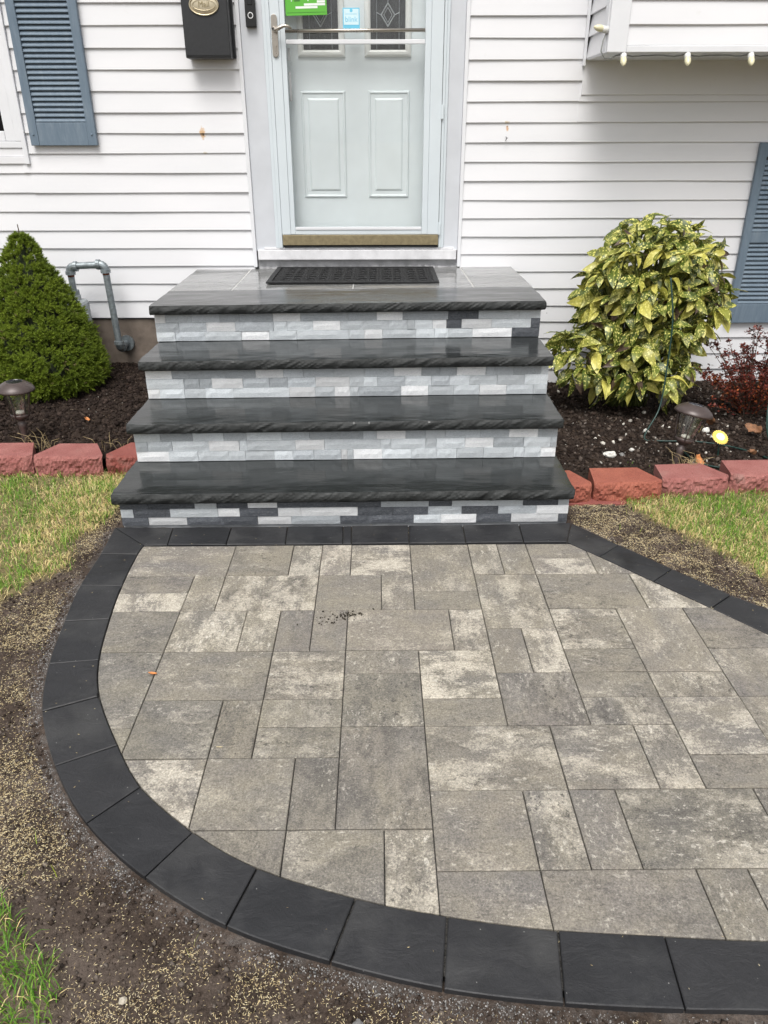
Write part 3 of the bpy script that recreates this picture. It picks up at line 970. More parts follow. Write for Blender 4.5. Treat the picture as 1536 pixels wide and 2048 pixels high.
# veneer layouts: colour letter + width, one string per course, upper course first
VEN = [
    [['d180 d305 l140 d205 w185 d305 d220 d300 m145 d145 l230 m230 d230 l70',
      'l80 d240 l305 w140 d245 w150 w370 d225 d230 m220 d235 m245 w205'],
     ],
]
V1 = ['d18 d30 l14 d20 w19 d31 d36 m31 d15 l23 l23 d23 l7', 'l8 d24 l31 w14 d25 w15 w37 d23 d23 m22 d24 m25 w21', 'd17 w25 d24 d22 w22 m32 d18 d30 l18 w23 d23 w31 d6']
V2 = ['l17 m21 l11 l9 m15 l23 m18 m20 m15 m9 w19 m13 l13 m23 m19 w19 m13', 'm8 m16 l24 w20 l5 l32 w19 l37 l7 l23 l7 l19 w19 m20 l18 m4', 'w21 l19 l20 l11 l19 l12 m14 m18 w4 l4 w19 l19 l17 l13 l18 l20 l7 l11 w10']
V3 = ['w17 m34 m20 w18 m13 m20 l20 m19 w18 m12 m11 w19 m6 m12 m18 l5', 'l24 m10 m8 w20 m17 m12 m18 w22 l9 l9 m18 l17 m12 l13 l18 l18 l15', 'w8 l16 l14 l18 l37 w17 l13 w10 l6 m28 w18 l17 l17 w18 l18 l9']
V4 = ['w7 m17 m18 m13 m22 w18 m31 m19 w17 m30 d20 l27 l14', 'm15 m18 w19 m25 l9 l17 w18 l15 l17 l12 l5 l12 w9 d10 w20 l26 d6', 'l12 m19 l24 w18 l18 l34 l10 w12 l22 l12 l9 l16 w26 d18']
VMAT = {'w': 'veneer_white', 'l': 'veneer_light', 'm': 'veneer_mid', 'd': 'veneer_dark'}
vr = random.Random(21)
stone_cache = {}
def stone_mesh(kind, var):
    """split-face veneer stone of unit size, front at y=0"""
    key = (kind, var)
    if key in stone_cache: return stone_cache[key]
    nx, nz = 5, 2
    V, F = [], []
    r = random.Random(var * 7 + ord(kind))
    for k in range(nz + 1):
        for i in range(nx + 1):
            edge = i in (0, nx) or k in (0, nz)
            V.append((i / nx - .5, (0.0016 if edge else r.uniform(-.0022, .0005)), k / nz - .5))
    for k in range(nz):
        for i in range(nx):
            a0 = k * (nx + 1) + i
            F.append((a0, a0 + 1, a0 + nx + 2, a0 + nx + 1))
    ring = [i for i in range(nx + 1)] + [k * (nx + 1) + nx for k in range(1, nz + 1)] + [nz * (nx + 1) + i for i in range(nx - 1, -1, -1)] + [k * (nx + 1) for k in range(nz - 1, 0, -1)]
    b = len(V)
    for i in ring: V.append((V[i][0], 0.016, V[i][2]))
    n = len(ring)
    for i in range(n):
        j = (i + 1) % n
        F.append((ring[j], ring[i], b + i, b + j))
    me = bpy.data.meshes.new('veneer_stone')
    me.from_pydata(V, [], F)
    me.materials.append(M[VMAT[kind]])
    stone_cache[key] = me
    return me
for n, ((lx, ly, rx, ry), courses) in enumerate(zip(RIS, (V1, V2, V3, V4))):
    z0l, z0r = ZT[n]
    z1l, z1r = ZT[n + 1][0] - TH, ZT[n + 1][1] - TH
    yb = RIS[n + 1][1] + 0.14 if n < 3 else 4.70
    # masonry core of this step
    core = MB()
    d = 0.014
    core.add([(lx, ly + d, -.08), (rx, ry + d, -.08), (rx, yb, -.08), (lx, yb, -.08),
              (lx, ly + d, z1l + .002), (rx, ry + d, z1r + .002), (rx, yb, z1r + .002), (lx, yb, z1l + .002)],
             [(3, 2, 1, 0), (4, 5, 6, 7), (0, 1, 5, 4), (1, 2, 6, 5), (2, 3, 7, 6), (3, 0, 4, 7)])
    riser = put(core.build('riser', 'stone_core'), steps)
    ang = math.atan2(ry - ly, rx - lx)
    L = math.hypot(rx - lx, ry - ly)
    for ci, cs in enumerate(courses):
        parts = [(t[0], float(t[1:])) for t in cs.split()]
        tot = sum(w for _, w in parts)
        acc = 0.0
        f1, f0 = 1 - ci / 3, 1 - (ci + 1) / 3
        for kind, w in parts:
            t0, t1 = acc / tot, (acc + w) / tot
            acc += w
            tm = (t0 + t1) / 2
            zl, zh = lerp(z0l, z0r, tm) + .002, lerp(z1l, z1r, tm) - .001
            za, zb = lerp(zl, zh, f0), lerp(zl, zh, f1)
            o = bpy.data.objects.new('veneer_stone', stone_mesh(kind, vr.randrange(4)))
            COL.objects.link(o)
            o.location = (lerp(lx, rx, tm), lerp(ly, ry, tm) + vr.uniform(-.0025, .0025), (za + zb) / 2)
            o.rotation_euler = (0, 0, ang)
            o.scale = ((t1 - t0) * L - vr.uniform(.0004, .0016), 1, (zb - za) - vr.uniform(.0003, .0014))
            put_p = riser
            o.parent = put_p
            o.matrix_parent_inverse = (steps.matrix_basis @ (riser.matrix_parent_inverse @ riser.matrix_basis)).inverted()
    # tread
    tl, tr = TX[n]
    by_l, by_r = (RIS[n + 1][1] + .03, RIS[n + 1][3] + .03) if n < 3 else (3.999, 4.027)
    t = slab('tread', 'tread_slate', (tl, ly - .033), (tr, ry - .033), (tr, by_r), (tl, by_l), ZT[n + 1][0], ZT[n + 1][1], TH, 420, 12, 6, seed=n * 4.7 + 1)
    put(t, steps)
# landing behind the top tread
zl, zr = ZT[4]
def zat(x): return lerp(zl, zr, (x + 1.094) / 1.877)
for x0, x1, xb0, xb1 in ((-1.094, -.778, -1.10, -.783), (-.766, -.150, -.771, -.150), (-.144, .476, -.144, .466), (.487, .783, .478, .776)):
    yf0, yf1 = lerp(4.003, 4.031, (x0 + 1.094) / 1.877), lerp(4.003, 4.031, (x1 + 1.094) / 1.877)
    bk = 4.80 if -.77 < (x0 + x1) / 2 < .48 else 4.727
    o = slab('landing_slab', 'landing_slate', (x0, yf0), (x1, yf1), (xb1, bk), (xb0, bk), zat(x0) - .0015, zat(x1) - .0015, .04, 40, 24, 3, rock=0.001, seed=x0, sides=False)
    put(o, steps)
for xa in (-.772, -.147, .4815):
    z = zat(xa) - .0035
    mj = MB()
    mj.add([(xa - .02, 4.004, z), (xa + .02, 4.004, z), (xa + .016, 4.73, z), (xa - .022, 4.73, z)], [(0, 1, 2, 3)])
    put(mj.build('mortar_joint', 'mortar'), steps)

# ------------------------------------------------------------------ house front
YW = 4.707                                     # plane of the siding butts
house = empty('house', (0, YW, 0))
tag(house, 'white vinyl sided house front with pale blue entry and blue shutters', 'house')
def part(o, parent=None):
    p = parent or house
    o.parent = p
    mw = house.matrix_basis if p is house else house.matrix_basis @ (p.matrix_parent_inverse @ p.matrix_basis)
    o.matrix_parent_inverse = mw.inverted()
    return o
def hbox(name, mat, x0, x1, y0, y1, z0, z1, parent=None, bevel=0.002, segs=2):
    return part(box(name, mat, None, x0, x1, y0, y1, z0, z1, bevel, segs), parent)
XL, XR, ZTOP = -3.6, 3.6, 3.2
# sheathing behind the siding and the foundation
hbox('wall', 'sky_gap', XL, -.745, 4.731, 4.95, .40, ZTOP, bevel=0)
hbox('wall', 'sky_gap', .462, XR, 4.731, 4.95, -.03, ZTOP, bevel=0)
hbox('wall', 'white_trim', -.745, .462, 4.745, 4.95, 2.95, ZTOP, bevel=0)
hbox('foundation', 'concrete', XL, -1.02, 4.722, 4.94, -.3, .399, bevel=0.004)
hbox('foundation', 'concrete', .70, XR, 4.722, 4.94, -.4, -.031, bevel=0.004)
hbox('foundation', 'concrete', -1.02, .70, 4.80, 4.94, -.3, .70, bevel=0.004)

srng = random.Random(3)
def plank(x0, x1, z0, h, dy=0.0, y=YW):
    """one vinyl course, its butt proud at the bottom, a rolled lower lip"""
    j = srng.uniform(-.0012, .0012)
    y = y + dy
    prof = [(y + .024, z0 + .010), (y + .006, z0 + .001), (y + .001, z0), (y - .0005, z0 + .003), (y, z0 + .008),
            (y + .0095, z0 + h + .006), (y + .024, z0 + h + .006)]
    m = MB()
    n = max(2, int((x1 - x0) / 0.35))
    for i in range(n + 1):                     # a slight waviness along the run
        x = lerp(x0, x1, i / n)
        wz = j + 0.0011 * sin(x * 2.3 + z0 * 31) + 0.0007 * sin(x * 6.1 + z0 * 57)
        wy = 0.0009 * sin(x * 4.1 + z0 * 23)
        m.v += [(x, a_ + (wy if q not in (0, 6) else 0), b_ + wz) for q, (a_, b_) in enumerate(prof)]
    k = len(prof)
    for i in range(n):
        for q in range(k):
            q2 = (q + 1) % k
            m.f.append((i * k + q2, i * k + q, (i + 1) * k + q, (i + 1) * k + q2))
    m.f.append(tuple(range(k)))
    m.f.append(tuple(reversed(range(n * k, n * k + k))))
    return part(m.build('siding_plank', 'vinyl_siding'))
# left of the door
for k in range(28):
    z0 = .409 + .10145 * k
    xe = -.752
    if z0 > 1.30:
        plank(-1.972, xe, z0, .1015)
        plank(XL, -3.10, z0, .1015)
    elif abs(z0 - 1.122) < .03 or abs(z0 - 1.22) < .03:
        seam = -1.985 if abs(z0 - 1.122) < .03 else -2.02
        plank(XL, seam + .02, z0, .1015, .0015)
        plank(seam, xe, z0, .1015, -.0012)
    else:
        plank(XL, xe, z0, .1015)
# right of the door
for k in range(32):
    z0 = -.022 + .0997 * k
    if z0 > 1.70:
        plank(.470, 1.090, z0, .1)
    elif z0 > 1.62:
        plank(.470, 1.097, z0, .1)
    elif 1.42 < z0 < 1.60:
        plank(.470, 1.10, z0, .1, .001)
        plank(1.085, XR, z0, .1, -.0012)
    elif .19 < z0 < .32:
        plank(.470, 2.06, z0, .1, .001)
        plank(2.04, XR, z0, .1, -.0012)
    else:
        plank(.470, XR, z0, .1)
plank(1.093, XR, 1.606, .165, -.005)
# vertical channels beside the door casing
for x0, x1 in ((-.758, -.737), (.452, .472)):
    hbox('corner_trim', 'white_trim', x0, x1, YW - .006, YW + .03, .708, ZTOP, bevel=.003)
# casing, stepped door frame
for x0, x1 in ((-.7365, -.618), (.368, .4515)):
    hbox('door_casing', 'casing_aluminium', x0, x1, YW + .006, YW + .05, .800, 2.95, bevel=.003)
for x0, x1, dy in ((-.6175, -.600, -.004), (-.5995, -.579, -.010), (.3375, .352, -.010), (.3525, .3675, -.004)):
    hbox('door_frame', 'storm_door_paint', x0, x1, YW + dy, YW + .06, .818, 2.95, bevel=.002)
# sill and the caulked strip under it
hbox('door_sill', 'weathered_sill', -.728, .446, YW - .010, YW + .07, .750, .806, bevel=.004)
hbox('door_sill', 'weathered_sill', -.690, .43, YW - .002, YW + .07, .8075, .818, bevel=.002)
hbox('sill_strip', 'grey_caulk', -.735, .450, YW + .030, YW + .09, .690, .747, bevel=.003)
cr = MB()
for i in range(60):
    x = -.73 + i * .0198
    cr.add(*[(lambda s, h: ([(x, YW + .029 - s, zat(x) - .004), (x + .021, YW + .029 - s, zat(x) - .004), (x + .021, YW + .031, zat(x) + h), (x, YW + .031, zat(x) + h)], [(0, 1, 2, 3)]))(srng.uniform(.008, .03), srng.uniform(.004, .016))][0])
part(cr.build('caulk_bead', 'grey_caulk'))

# storm door leaf
sd_ = part(box('storm_door', 'storm_door_paint', None, -.577, -.5265, YW - .016, YW + .020, .892, 2.93, .003))
DX0, DX1 = -.577, .336
def spart(name, mat, x0, x1, y0, y1, z0, z1, bevel=.002):
    return hbox(name, mat, x0, x1, y0, y1, z0, z1, sd_, bevel)
spart('stile', 'storm_door_paint', -.526, -.500, YW - .012, YW + .018, .894, 2.93)
spart('stile', 'storm_door_paint', .270, .335, YW - .016, YW + .020, .892, 2.93, .003)
spart('stile', 'storm_door_paint', .238, .2695, YW - .012, YW + .018, .894, 2.93)
spart('hinge_gap', 'dark_lens', .3352, .3372, YW - .008, YW + .015, 1.56, 2.93, 0)
spart('hinge_gap', 'dark_lens', .3352, .3372, YW - .008, YW + .015, .96, 1.49, 0)
spart('hinge', 'storm_door_paint', .332, .345, YW - .024, YW - .0162, 1.49, 1.56, .003)
spart('hinge', 'storm_door_paint', .332, .345, YW - .024, YW - .0162, .89, .955, .003)
spart('bottom_rail', 'storm_door_paint', -.4995, .2375, YW - .012, YW + .018, .894, .932)
spart('rail_bead', 'white_trim', -.497, .235, YW - .016, YW - .0122, .918, .934, .002)
spart('sash_rail', 'white_trim', -.4995, .2375, YW - .010, YW + .012, 1.845, 1.866, .003)
spart('door_sweep', 'brass_sweep', -.575, .335, YW - .020, YW + .004, .834, .8905, .002)
spart('sweep_seal', 'black_rubber', -.573, .333, YW - .014, YW + .012, .822, .8335, .001)
spart('pane', 'clear_glass', -.4998, .2378, YW + .000, YW + .004, .930, 1.850, 0)
spart('pane', 'clear_glass', -.4998, .2378, YW + .006, YW + .010, 1.862, 2.90, 0)
spart('closer_clip', 'grey_caulk', -.497, -.484, YW + .022, YW + .034, 1.58, 1.72, .003)
spart('closer_clip', 'grey_caulk', -.497, -.484, YW + .022, YW + .034, 1.77, 1.83, .003)
m = MB()
m.tube([(-.500, YW - .016, 1.903), (.236, YW - .016, 1.907)], .0085, 12)
part(m.build('push_bar', 'nickel', smooth=True), sd_)
# lever handle on its long plate
pl = MB()
prof = []
for t in range(13):
    q = pi * t / 12
    prof.append((.016 * cos(q), 1.962 + .016 * sin(q)))
for t in range(13):
    q = pi + pi * t / 12
    prof.append((.016 * cos(q), 1.800 + .016 * sin(q)))
n = len(prof)
pl.add([(-.555 + x, YW - .024, z) for x, z in prof] + [(-.555 + x, YW - .0162, z) for x, z in prof],
       [tuple(range(n)), tuple(reversed(range(n, 2 * n)))] + [((i + 1) % n, i, n + i, n + (i + 1) % n) for i in range(n)])
hp = part(pl.build('handle_plate', 'nickel', bevel=.0015), sd_)
m = MB()
m.tube([(-.555, YW - .022, 1.912), (-.555, YW - .055, 1.910)], .011, 12)
m.tube([(-.556, YW - .055, 1.910), (-.545, YW - .062, 1.903), (-.525, YW - .064, 1.912), (-.500, YW - .064, 1.922), (-.478, YW - .063, 1.919), (-.462, YW - .060, 1.906)],
       [.010, .011, .010, .009, .008, .006], 12)
part(m.build('lever', 'nickel', smooth=True), sd_)
m = MB()
m.tube([(-.555, YW - .0242, 1.838), (-.555, YW - .031, 1.838)], .009, 14)
m.box(-.559, -.551, YW - .029, YW - .0242, 1.812, 1.834)
part(m.build('lock_cylinder', 'nickel'), sd_)

# entry door behind the glass
ed = part(box('entry_door', 'door_paint', None, -.535, .265, 4.800, 4.845, .835, 2.90, 0))
part(box('door_jamb', 'door_paint', None, -.579, -.5355, 4.768, 4.90, .82, 2.94, 0.002))
part(box('door_jamb', 'door_paint', None, .2655, .337, 4.768, 4.90, .82, 2.94, 0.002))
part(box('threshold', 'grey_caulk', None, -.58, .337, 4.778, 4.90, .806, .834, 0.002))
def ring_frame(x0, x1, z0, z1, y, steps_):
    """moulding: nested rectangles, (inset, depth towards the viewer)"""
    m = MB()
    loops = []
    for ins, dep in steps_:
        loops.append(len(m.v))
        m.v += [(x0 + ins, y - dep, z0 + ins), (x1 - ins, y - dep, z0 + ins), (x1 - ins, y - dep, z1 - ins), (x0 + ins, y - dep, z1 - ins)]
    for a0, b0 in zip(loops[:-1], loops[1:]):
        for i in range(4):
            j = (i + 1) % 4
            m.f.append((a0 + i, a0 + j, b0 + j, b0 + i))
    return m, loops
for x0, x1 in ((-.443, -.196), (-.069, .162)):
    m, lp = ring_frame(x0, x1, 1.086, 1.633, 4.7995, [(0, .0), (.004, .0065), (.010, .0075), (.016, .002), (.036, .0015), (.044, .0075), (.048, .008)])
    b = lp[-1]
    m.f.append((b, b + 1, b + 2, b + 3))
    part(m.build('door_panel', 'door_paint'), ed)
for x0, x1 in ((-.449, -.192), (-.086, .168)):
    m, lp = ring_frame(x0, x1, 1.793, 2.78, 4.7995, [(0, .0), (.002, .010), (.012, .014), (.024, .014), (.036, .006)])
    ins = part(m.build('insert_frame', 'insert_frame'), ed)
    part(box('leaded_pane', 'dark_textured_glass', None, x0 + .034, x1 - .034, 4.790, 4.7985, 1.828, 2.745, 0), ed)
    cxm = (x0 + x1) / 2
    m = MB()
    zc = 1.985
    for sx, sz, w in ((.036, .052, .0042), (.022, .034, .0022)):
        pts = [(cxm, 4.7885, zc + sz), (cxm + sx, 4.7885, zc), (cxm, 4.7885, zc - sz), (cxm - sx, 4.7885, zc)]
        for i in range(4):
            m.tube([pts[i], pts[(i + 1) % 4]], w, 6)
    m.tube([(cxm, 4.789, zc + .052), (cxm, 4.789, zc + .35)], .002, 6)
    m.tube([(cxm - .036, 4.789, zc), (cxm - .062, 4.789, zc + .012)], .002, 6)
    m.tube([(cxm + .036, 4.789, zc), (cxm + .062, 4.789, zc + .012)], .002, 6)
    part(m.build('lead_came', 'leaded_came'), ed)
    for s in (-1, 1):
        m = MB()
        m.tube([(cxm + s * .06, 4.789, 1.83), (cxm + s * .06, 4.789, 2.74)], .0015, 6)
        part(m.build('lead_came', 'leaded_came'), ed)

# shutters
def shutter(x0, x1, z0, z1, rails, pitch=.0253, st=.046):
    y0, y1 = YW - .030, YW - .003
    sh = part(box('shutter', 'blue_shutter_paint', None, x0, x0 + st, y0, y1, z0, z1, .003))
    part(box('stile', 'blue_shutter_paint', None, x1 - st, x1, y0, y1, z0, z1, .003), sh)
    part(box('back_panel', 'black_metal', None, x0 + st - .002, x1 - st + .002, y1 - .004, y1 - .001, z0 + .02, z1 - .02, 0), sh)
    for a0, b0 in rails:
        part(box('rail', 'blue_shutter_paint', None, x0 + st, x1 - st, y0 + .003, y1 - .0045, a0, b0, .003), sh)
    lm = None
    for (a0, b0), (a1, b1) in zip(rails[:-1], rails[1:]):
        z = b0 + .004
        while z + pitch * .8 < a1:
            if lm is None:
                m = MB()
                w = x1 - st - x0 - st + .002
                m.prism_x([(y0 + .006, 0.0), (y0 + .0085, -.0025), (y1 - .007, .022), (y1 - .0045, .0255), (y0 + .0065, .0045)][::-1], -w / 2, w / 2)
                lm = m.mesh('louvre')
                lm.materials.append(M['blue_shutter_paint'])
            o = bpy.data.objects.new('louvre', lm)
            COL.objects.link(o)
            o.location = ((x0 + x1) / 2, 0, z)
            o.rotation_euler = (0, srng.uniform(-.002, .002), 0)
            part(o, sh)
            z += pitch
    for x in (x0 + .022, x1 - .022):
        m = MB()
        m.lathe([(.0055, 0), (.0055, .002), (.003, .004), (.0, .0045)], 10)
        for i, (a_, b_, c_) in enumerate(m.v): m.v[i] = (x + a_, y0 - c_ - .0005, z0 + .055 + b_)
        part(m.build('screw', 'blue_shutter_paint'), sh)
    return sh
shutter(-1.938, -1.572, 1.364, 2.80, [(1.364, 1.478), (2.70, 2.80)])
shutter(2.118, 2.49, .375, 1.372, [(.375, .487), (.842, .900), (1.300, 1.372)])

# left window
wn_ = part(box('window', 'white_trim', None, -1.999, -1.974, YW - .012, YW + .03, 1.27, 2.82, .003))
hbox('window_casing', 'white_trim', -3.10, -2.0, YW - .002, YW + .03, 1.352, 1.385, wn_, .003)
hbox('window_apron', 'vinyl_siding', -3.12, -2.0, YW + .004, YW + .03, 1.309, 1.351, wn_, .002)
hbox('window_apron', 'vinyl_siding', -3.12, -2.0, YW - .004, YW + .03, 1.272, 1.308, wn_, .002)
hbox('window_casing', 'white_trim', -2.030, -2.0, YW - .003, YW + .03, 1.386, 2.80, wn_, .003)
hbox('sash', 'white_trim', -2.088, -2.031, YW + .004, YW + .04, 1.3865, 2.78, wn_, .004)
hbox('sash', 'white_trim', -3.05, -2.089, YW + .004, YW + .04, 1.3865, 1.437, wn_, .004)
hbox('pane', 'dark_lens', -3.05, -2.0885, YW + .022, YW + .030, 1.436, 2.75, wn_, 0)
hbox('window_casing', 'white_trim', -3.12, -1.99, YW - .002, YW + .03, 2.78, 2.82, wn_, .003)

# overhanging upper storey on the right
OX, OY, OZ = 1.100, 4.285, 1.772
hbox('overhang_wall', 'sky_gap', OX + .012, XR, OY + .026, 4.730, OZ + .02, ZTOP, bevel=0)
hbox('soffit', 'white_trim', OX + .004, XR, OY + .004, 4.728, OZ - .004, OZ + .016, bevel=.001)
hbox('corner_post', 'white_trim', OX - .002, OX + .092, OY - .008, OY + .020, OZ - .003, ZTOP, bevel=.004)
hbox('corner_post', 'white_trim', OX - .006, OX + .020, OY + .0205, OY + .085, OZ - .003, ZTOP, bevel=.004)
hbox('starter_strip', 'white_trim', OX + .0925, XR, OY - .005, OY + .022, OZ - .002, OZ + .026, bevel=.003)
for k in range(14):
    z0 = OZ + .0265 + .0985 * k - (.075 if k == 0 else .075)
    if k == 0: z0 = OZ + .0268
    h = .0985 if k else .025
    if k == 0:
        plank(OX + .093, XR, z0, .086, 0, OY)
    else:
        plank(OX + .093, XR, OZ + .1128 + .0985 * (k - 1), .0985, 0, OY)
for k in range(14):                             # planks of the short return wall
    z0 = OZ + .002 + .0985 * k
    m = MB()
    xx = OX - .001
    prof = [(xx + .022, z0 + .010), (xx + .001, z0), (xx - .0005, z0 + .004), (xx + .012, z0 + .104), (xx + .022, z0 + .104)]
    n = len(prof)
    m.add([(x, OY + .0855, z) for x, z in prof] + [(x, 4.703, z) for x, z in prof],
          [tuple(range(n)), tuple(reversed(range(n, 2 * n)))] + [((i + 1) % n, i, n + i, n + (i + 1) % n) for i in range(n)])
    part(m.build('siding_plank', 'vinyl_siding'))
hbox('corner_trim', 'white_trim', 1.083, 1.0975, YW - .018, YW + .0, OZ - .03, ZTOP, bevel=.002)

# ------------------------------------------------------------------ things fixed to the house
def thing(name, label, cat, loc, rot=(0, 0, 0), group=None):
    o = empty(name, loc, rot)
    return tag(o, label, cat, group)

# mailbox
mbx = thing('mailbox', 'black metal wall mailbox with oval Mail plate left of the door', 'mailbox', (-.897, YW, 1.775))
m = MB()
m.prism_x([(-.004, .0), (-.004, .42), (-.060, .42), (-.098, .36), (-.104, .006), (-.098, 0)], -.118, .118)
m.build('body', 'black_metal', mbx, bevel=.004)
m = MB()
m.prism_x([(-.106, .012), (-.1045, .012), (-.0995, .355), (-.1010, .357)][::-1], -.114, .114)
m.build('front_panel', 'black_metal', mbx, bevel=.0006, segs=1)
m = MB()
m.box(.118, .130, -.018, -.004, .004, .40)
m.build('mounting_flange', 'black_metal', mbx, bevel=.001)
def oval(rx, rz, y0, dome, seg=40, rings=6):
    m = MB()
    for j in range(rings + 1):
        t = j / rings
        s = cos(t * pi / 2) if j < rings else 0.0
        for k in range(seg):
            q = 2 * pi * k / seg
            m.v.append((rx * s * cos(q), y0 - dome * sin(t * pi / 2), rz * s * sin(q)))
    for j in range(rings):
        for k in range(seg):
            k2 = (k + 1) % seg
            m.f.append((j * seg + k, j * seg + k2, (j + 1) * seg + k2, (j + 1) * seg + k))
    return m
pp = oval(.075, .046, -.103, .006).build('name_plate', 'champagne_metal', mbx, loc=(0, 0, .232), smooth=True)
m = MB()
m.tube([(.073 * cos(2 * pi * k / 40), -.1075, .044 * sin(2 * pi * k / 40)) for k in range(41)], .0035, 8, False)
m.tube([(.058 * cos(2 * pi * k / 40), -.1105, .024 * sin(2 * pi * k / 40)) for k in range(41)], .0015, 8, False)
m.build('rim', 'champagne_metal', pp, smooth=True)
tm = text_mesh('Mail', .036, .0012)
o = link('lettering', tm, 'brass_sweep', pp, loc=(0, -.1105, .002))
o.rotation_euler = (rad(90), 0, 0)

# doorbell
db = thing('doorbell', 'slim black video doorbell on the left door casing', 'doorbell', (-.676, YW + .006, 1.92))
m = MB()
m.box(-.0275, .0275, -.026, -.0005, 0, .136)
m.build('housing', 'black_plastic', db, bevel=.005, segs=3)
m = MB()
m.tube([(.0125 * cos(2 * pi * k / 28), -.0265, .052 + .0125 * sin(2 * pi * k / 28)) for k in range(29)], .0022, 8, False)
m.build('button_ring', 'ring_white', db, smooth=True)
m = MB()
m.lathe([(.010, 0), (.010, .0012), (0, .0018)], 20)
for i, (a_, b_, c_) in enumerate(m.v): m.v[i] = (a_, -.026 - c_, .052 + b_)
m.build('button', 'black_plastic', db)
m = MB()
m.box(-.012, .012, -.0285, -.0262, .098, .122)
m.build('camera_window', 'dark_lens', db, bevel=.002)

# notice and sticker on the storm door glass
nt = thing('notice', 'bright green printed notice stuck on the storm door glass', 'notice', (-.386, YW + .004, 1.975), (0, rad(-1.2), 0))
m = MB()
m.box(-.108, .108, -.0008, .0, 0, .26)
m.build('sheet', 'notice_green', nt)
for (x0, x1, z0, z1, mt) in ((-.055, .060, .030, .040, 'notice_white'), (-.010, .100, .042, .052, 'notice_white'), (.058, .100, .054, .064, 'notice_white'),
                             (-.06, -.03, .062, .067, 'notice_dark'), (-.06, -.035, .074, .079, 'notice_dark'), (-.06, -.03, .086, .091, 'notice_dark'),
                             (.03, .05, .074, .079, 'notice_dark'), (.03, .05, .086, .091, 'notice_dark'), (-.100, .100, .012, .0135, 'notice_dark'), (-.100, .100, .12, .14, 'notice_white')):
    m = MB()
    m.box(x0, x1, -.0014, -.0009, z0, z1)
    m.build('printed_bar', mt, nt)
for x in (-.074, .012):
    for z in (.0645, .0765, .0885, .10):
        m = MB()
        m.lathe([(.003, 0), (.003, .0004), (0, .0005)], 8)
        for i, (a_, b_, c_) in enumerate(m.v): m.v[i] = (x + a_, -.0009 - c_, z + b_)
        m.build('bullet_dot', 'notice_white', nt)
stk = thing('security_sticker', 'small pale blue square security sticker reading blink', 'sticker', (-.152, YW + .005, 1.916))
m = MB()
m.box(-.044, .044, -.0008, 0, 0, .092)
m.build('backing', 'sticker_blue', stk, bevel=.0003, segs=1)
m = MB()
m.box(-.039, .039, -.0014, -.0009, .017, .087)
m.build('panel', 'sticker_pale', stk)
o = link('lettering', text_mesh('blink', .034, .0002), 'sticker_blue', stk, loc=(0, -.0018, .040))
o.rotation_euler = (rad(90), 0, 0)
m = MB()
m.lathe([(.008, 0), (.008, .0004), (0, .0005)], 14)
for i, (a_, b_, c_) in enumerate(m.v): m.v[i] = (a_, -.0015 - c_, .080 + b_)
m.build('emblem_dot', 'sticker_blue', stk)
m = MB()
m.box(-.030, .030, -.0018, -.0015, .0635, .0655)
m.build('printed_bar', 'sticker_blue', stk)

# string of bulbs under the overhang
sl_ = thing('string_lights', 'string of cream bulbs clipped under the overhang edge', 'string lights', (1.5, OY, OZ))
def bulb(x, y, z, d, up=False):
    d = Vector(d).normalized()
    q = d.to_track_quat('Z', 'Y').to_matrix().to_4x4()
    q.translation = Vector((x, y, z))
    b = MB().lathe([(.0, -.001), (.0155, 0), (.0155, .028), (.013, .032)], 14)
    b.v = [tuple(q @ Vector(p)) for p in b.v]
    so_ = b.build('socket', 'bulb_base', None, smooth=True)
    so_.parent = sl_
    so_.matrix_parent_inverse = sl_.matrix_basis.inverted()
    b = MB().lathe([(.012, .029), (.0155, .040), (.0155, .051), (.0115, .066), (.005, .076), (.0, .078)], 14)
    b.v = [tuple(q @ Vector(p)) for p in b.v]
    bo = b.build('bulb', 'bulb_glass', None, smooth=True)
    bo.parent = so_
    return so_
BX = [1.185, 1.497, 1.806, 2.12, 2.43, 2.74]
for x in BX:
    bulb(x, OY + .012, OZ - .006, (-.10, -.70, -.70))
bulb(1.098, OY + .012, 1.862, (-.92, -.20, .16))
wv = MB()
pts = []
for i in range(70):
    x = 1.16 + i * .025
    pts.append((x, OY + .022 + .004 * sin(x * 21), OZ - .010 - .006 * abs(sin((x - 1.185) / .311 * pi * 2.0)) + .002 * sin(x * 60)))
wv.tube([(1.092, OY + .014, 1.852), (1.078, OY + .008, 1.82), (1.072, OY + .004, 1.775), (1.092, OY + .004, 1.748), (1.125, OY + .008, 1.745), (1.15, OY + .016, 1.758)] + pts, .0032, 7)
w_o = wv.build('wire', 'grey_wire', smooth=True)
w_o.parent = sl_
w_o.matrix_parent_inverse = sl_.matrix_basis.inverted()

# small hook below the right rust stain
hk = MB()
hk.tube([(.698, YW + .004, 1.404), (.698, YW - .012, 1.402), (.700, YW - .016, 1.392), (.694, YW - .014, 1.383)], .0016, 6)
hk.tube([(.699, YW - .016, 1.392), (.706, YW - .015, 1.399)], .0014, 6)
tag(hk.build('wire_hook', 'black_metal'), 'tiny dark wire hook on the siding right of the door', 'hook')

